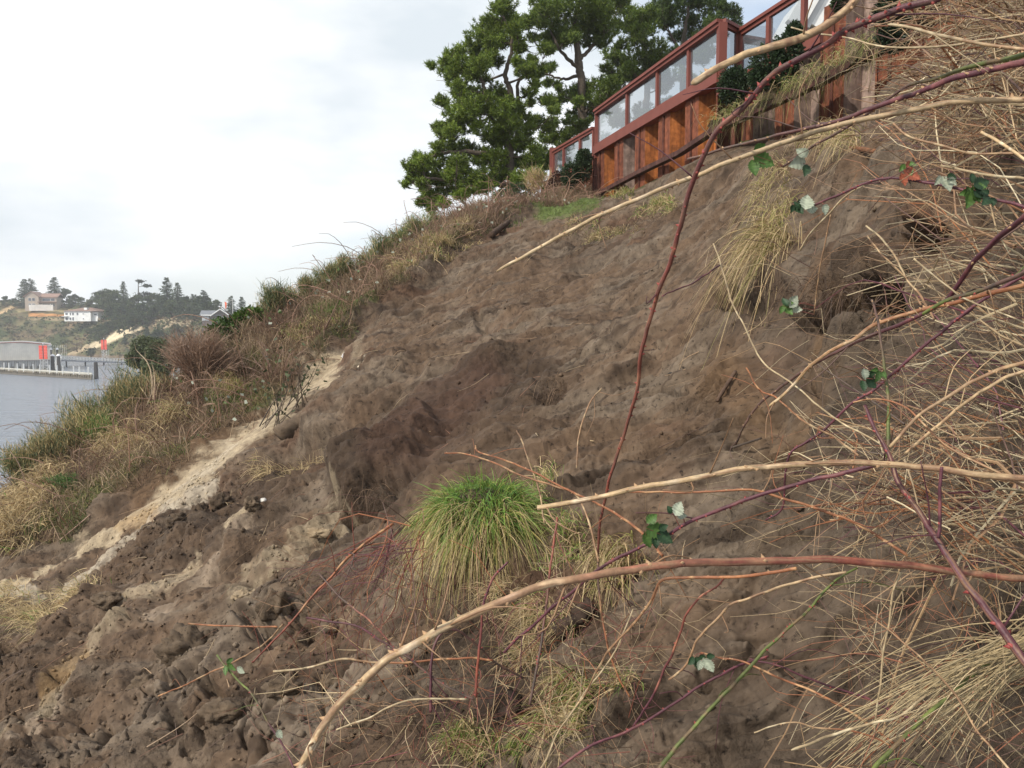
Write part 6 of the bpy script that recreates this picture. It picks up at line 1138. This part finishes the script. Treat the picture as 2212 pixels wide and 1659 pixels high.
cane('kinked straw stem hanging over the dark hollow', [(1869,490),(1913,530),(1935,561),(1957,599),(1984,632),(1998,654),(2020,690)], 5, 6, 2.3, 2.0, 'straw', 'tan', .1, fork=2)
cane('darker kinked twig beside the straw stem over the hollow', [(1869,511),(1902,552),(1935,582),(1968,615),(1990,660)], 4, 5, 2.4, 2.1, 'tan', None, .6)
cane('straight straw stem crossing down to the right edge', [(1976,558),(2044,618),(2099,654),(2230,702)], 5, 5, 1.9, 1.7, 'straw', None, 0)
cane('greenish thick cane low at the right edge', [(1995,680),(2050,650),(2126,624),(2230,580)], 9, 13, 1.8, 1.6, 'green', 'dark', .7)
cane('whitish twig crossing the straw curtain', [(1729,541),(1756,498),(1798,454),(1839,413),(1880,390)], 5, 5, 2.8, 2.5, 'straw', None, .1)
cane('long thin twig hanging right of the straw curtain', [(1795,462),(1784,517),(1770,585),(1759,678)], 4, 3, 2.9, 3.0, 'tan', None, .2, leaves=[(1714,650,34,'white',-1.0), (1702,668,26,'green',.9)])
cane('purple twig stub on the long purple cane', [(1432,640),(1500,610),(1560,568)], 4, 4, 2.2, 2.6, 'purple', None, .8)
cane('tan forked twig standing left of the long purple cane', [(1245,1010),(1252,940),(1275,870),(1300,840)], 5, 4, 3.2, 3.4, 'tan', None, .2, fork=2)
cane('grey twig slanting up beside the tussock top', [(1175,1130),(1160,1050),(1130,960),(1115,930)], 5, 4, 3.0, 3.2, 'bark', None, .1)
# ---------------------------------------------------------------- the uncountable tangle at the right
def tangle(name, label, n_, samp, cols, rmin, rmax, yf, wig=.05, kinks=True, segs=9):
    us, vs, ue, ve = samp(n_); g0, ok = HIT(us, np.clip(vs, -40, 1700), 1.2, 30); Yg = np.where(ok, g0[:, 1], 4.5); mb = MB()
    f0 = RNG.uniform(*yf, n_); f1 = np.clip(f0+RNG.normal(size=n_)*.10, .5, .97); ge, oke = HIT(ue, np.clip(ve, -40, 1700), 1.2, 30); Ye = np.where(oke, ge[:, 1], 4.5)
    for k in range(n_):
        a = np.array(P(us[k], vs[k], min(Yg[k], 5.0)*f0[k])).reshape(3); b_ = np.array(P(ue[k], ve[k], min(Ye[k], 5.2)*f1[k])).reshape(3); Lc = np.linalg.norm(b_-a)
        m1_ = a*.66+b_*.34+RNG.normal(size=3)*Lc*wig+[0, 0, Lc*.05]; m2_ = a*.33+b_*.67+RNG.normal(size=3)*Lc*wig+[0, 0, Lc*.03]
        pl = np.array([a, m1_, m2_, b_]); pts = spline(pl, segs) if RNG.uniform() < .7 or not kinks else np.vstack([spline(pl[:2], 3), spline(pl[1:3], 3)[1:], spline(pl[2:], 3)[1:]])
        r0 = RNG.uniform(0, 1)**2*(rmax-rmin)+rmin; col_ = np.array(cols[RNG.integers(len(cols))])*RNG.uniform(.65, 1.25); mb.tube(pts, np.linspace(r0, r0*.55, len(pts)), 4, col_, cap=False)
        if RNG.uniform() < .6:
            for q_ in range(RNG.integers(1, 4)):
                i_ = RNG.integers(2, len(pts)-1); d_ = (b_-a)/Lc*.7+RNG.normal(size=3)*.5; l2 = RNG.uniform(.04, .16); mb.tube([pts[i_], pts[i_]+d_*l2*.5+RNG.normal(size=3)*.01, pts[i_]+d_*l2], [r0*.5, r0*.4, r0*.25], 3, col_, cap=False)
    o_ = mb.build(name, M_CANE); return tag(o_, label, 'dry stems', kind='stuff')
DRY = [PAL['straw'][0], PAL['straw'][1], PAL['tan'][0], PAL['tan'][1], PAL['orange'][0], PAL['tan'][2], PAL['bark'][0], PAL['straw'][0], PAL['purple'][0], PAL['dark'][1], PAL['dark'][0], PAL['straw'][2], PAL['tan'][1]]
STR = [PAL['straw'][0], PAL['straw'][1], PAL['tan'][0], PAL['tan'][1], PAL['bark'][0], PAL['bark'][2], PAL['orange'][1], PAL['straw'][2], PAL['dark'][1], PAL['tan'][2]]
def s_top(n_):
    u = RNG.uniform(2050, 2380, n_); v = RNG.uniform(-60, 300, n_); a = RNG.normal(size=n_)*.40+math.pi-.05; l_ = RNG.uniform(60, 260, n_); return u, v, u+np.cos(a)*l_, v-np.sin(a)*l_
tangle('dry_thicket', 'dense straw coloured thicket in the top right corner', 760, s_top, STR, .0009, .0046, (.55, .92))
def s_mid(n_):
    u = 2300-np.abs(RNG.normal(size=n_))*110; v = RNG.uniform(230, 1250, n_); a = RNG.normal(size=n_)*.50+math.pi-.18; l_ = RNG.uniform(120, 420, n_); return u, v, u+np.cos(a)*l_, v-np.sin(a)*l_
tangle('dry_thicket', 'tangle of thin tan and orange stems along the right edge', 400, s_mid, DRY, .0008, .0042, (.52, .90))
def s_low(n_):
    u = RNG.uniform(1860, 2330, n_); v = RNG.uniform(950, 1720, n_); a = np.where(RNG.uniform(size=n_) < .5, RNG.normal(size=n_)*.5+2.6, RNG.normal(size=n_)*.5-2.4); l_ = RNG.uniform(100, 420, n_); return u, v, u+np.cos(a)*l_, v-np.sin(a)*l_
tangle('dry_thicket', 'criss-crossed dry stems in the lower right corner', 220, s_low, STR+[PAL['orange'][0], PAL['red'][2]], .0008, .0026, (.55, .92), .04)
def s_core(n_):
    u = 1930+RNG.normal(size=n_)*60; v = 1000+RNG.normal(size=n_)*70; a = RNG.uniform(0, 6.28, n_); l_ = RNG.uniform(60, 260, n_); return u, v, u+np.cos(a)*l_, v-np.sin(a)*l_
tangle('dry_thicket', 'knot of twigs where the split tan cane meets the purple ones', 90, s_core, DRY, .0008, .0028, (.48, .70), .05)
def s_fan(n_):
    u = 870+RNG.normal(size=n_)*26; v = 1170+RNG.normal(size=n_)*30; a = RNG.normal(size=n_)*.42-2.35; l_ = RNG.uniform(110, 300, n_); return u, v, u+np.cos(a)*l_, v-np.sin(a)*l_
tangle('thorny_twigs', 'fan of dark red thorny twigs left of the tussock', 60, s_fan, [PAL['purple'][0], PAL['red'][1], PAL['dark'][1], PAL['orange'][1]], .0014, .0040, (.72, .95), .07)
def s_bm(n_):
    u = RNG.uniform(640, 1420, n_); v = RNG.uniform(1240, 1690, n_); a = RNG.uniform(0, 6.28, n_); l_ = RNG.uniform(50, 230, n_); return u, v, u+np.cos(a)*l_, v-np.sin(a)*l_
tangle('thorny_twigs', 'scattered thin twigs over the lower middle soil', 430, s_bm, [PAL['tan'][0], PAL['tan'][1], PAL['orange'][1], PAL['red'][1], PAL['purple'][2], PAL['straw'][0], PAL['straw'][1]], .0007, .0026, (.80, .97), .07)
def s_up(n_):
    u = RNG.uniform(1660, 2150, n_); v = RNG.uniform(560, 1250, n_); a = RNG.uniform(-.7, .7, n_)+math.pi; l_ = RNG.uniform(60, 240, n_); return u, v, u+np.cos(a)*l_, v-np.sin(a)*l_
tangle('dry_thicket', 'thin orange twigs in front of the right bank', 70, s_up, DRY, .0008, .0020, (.50, .85), .05)
# hank of dead grass at the lower right
n_ = 120; f_ = RNG.uniform(0, 1, n_); us = 2225+RNG.normal(size=n_)*20; vs = 1395+RNG.normal(size=n_)*32; ue = 1730+RNG.uniform(0, 380, n_); ve = 1560+(2100-ue)*.26+RNG.normal(size=n_)*58; mb = MB()
for k in range(n_):
    a = np.array(P(us[k], vs[k], 1.55+RNG.normal()*.05)).reshape(3); b_ = np.array(P(ue[k], ve[k], 1.7+RNG.normal()*.08)).reshape(3); md = (a+b_)/2+[0, 0, .03+RNG.normal()*.012]+RNG.normal(size=3)*.014
    mb.tube(spline([a, md, b_], 8), np.linspace(RNG.uniform(.0007, .0017), .0006, 8), 4, STRAW*.68*RNG.uniform(.6, 1.25), cap=False)
hk = mb.build('dead_grass_hank', M_CANE); tag(hk, 'hank of dead straw grass sweeping down from the right edge', 'grass')
# ================================================================== AIR
hz = MB(); hz.box(-560, 420, -8, 720, -20.5, 60); m = bpy.data.materials.new('haze_air'); m.use_nodes = True; n = m.node_tree.nodes; n.clear(); o = n.new('ShaderNodeOutputMaterial'); pv_ = n.new('ShaderNodeVolumePrincipled')
pv_.inputs['Color'].default_value = (.98, .99, 1.0, 1); pv_.inputs['Density'].default_value = 0.0004; pv_.inputs['Anisotropy'].default_value = 0.2; m.node_tree.links.new(pv_.outputs[0], o.inputs['Volume'])
hb = hz.build('haze', m); tag(hb, 'thin pale haze over the bay', 'haze', kind='stuff')
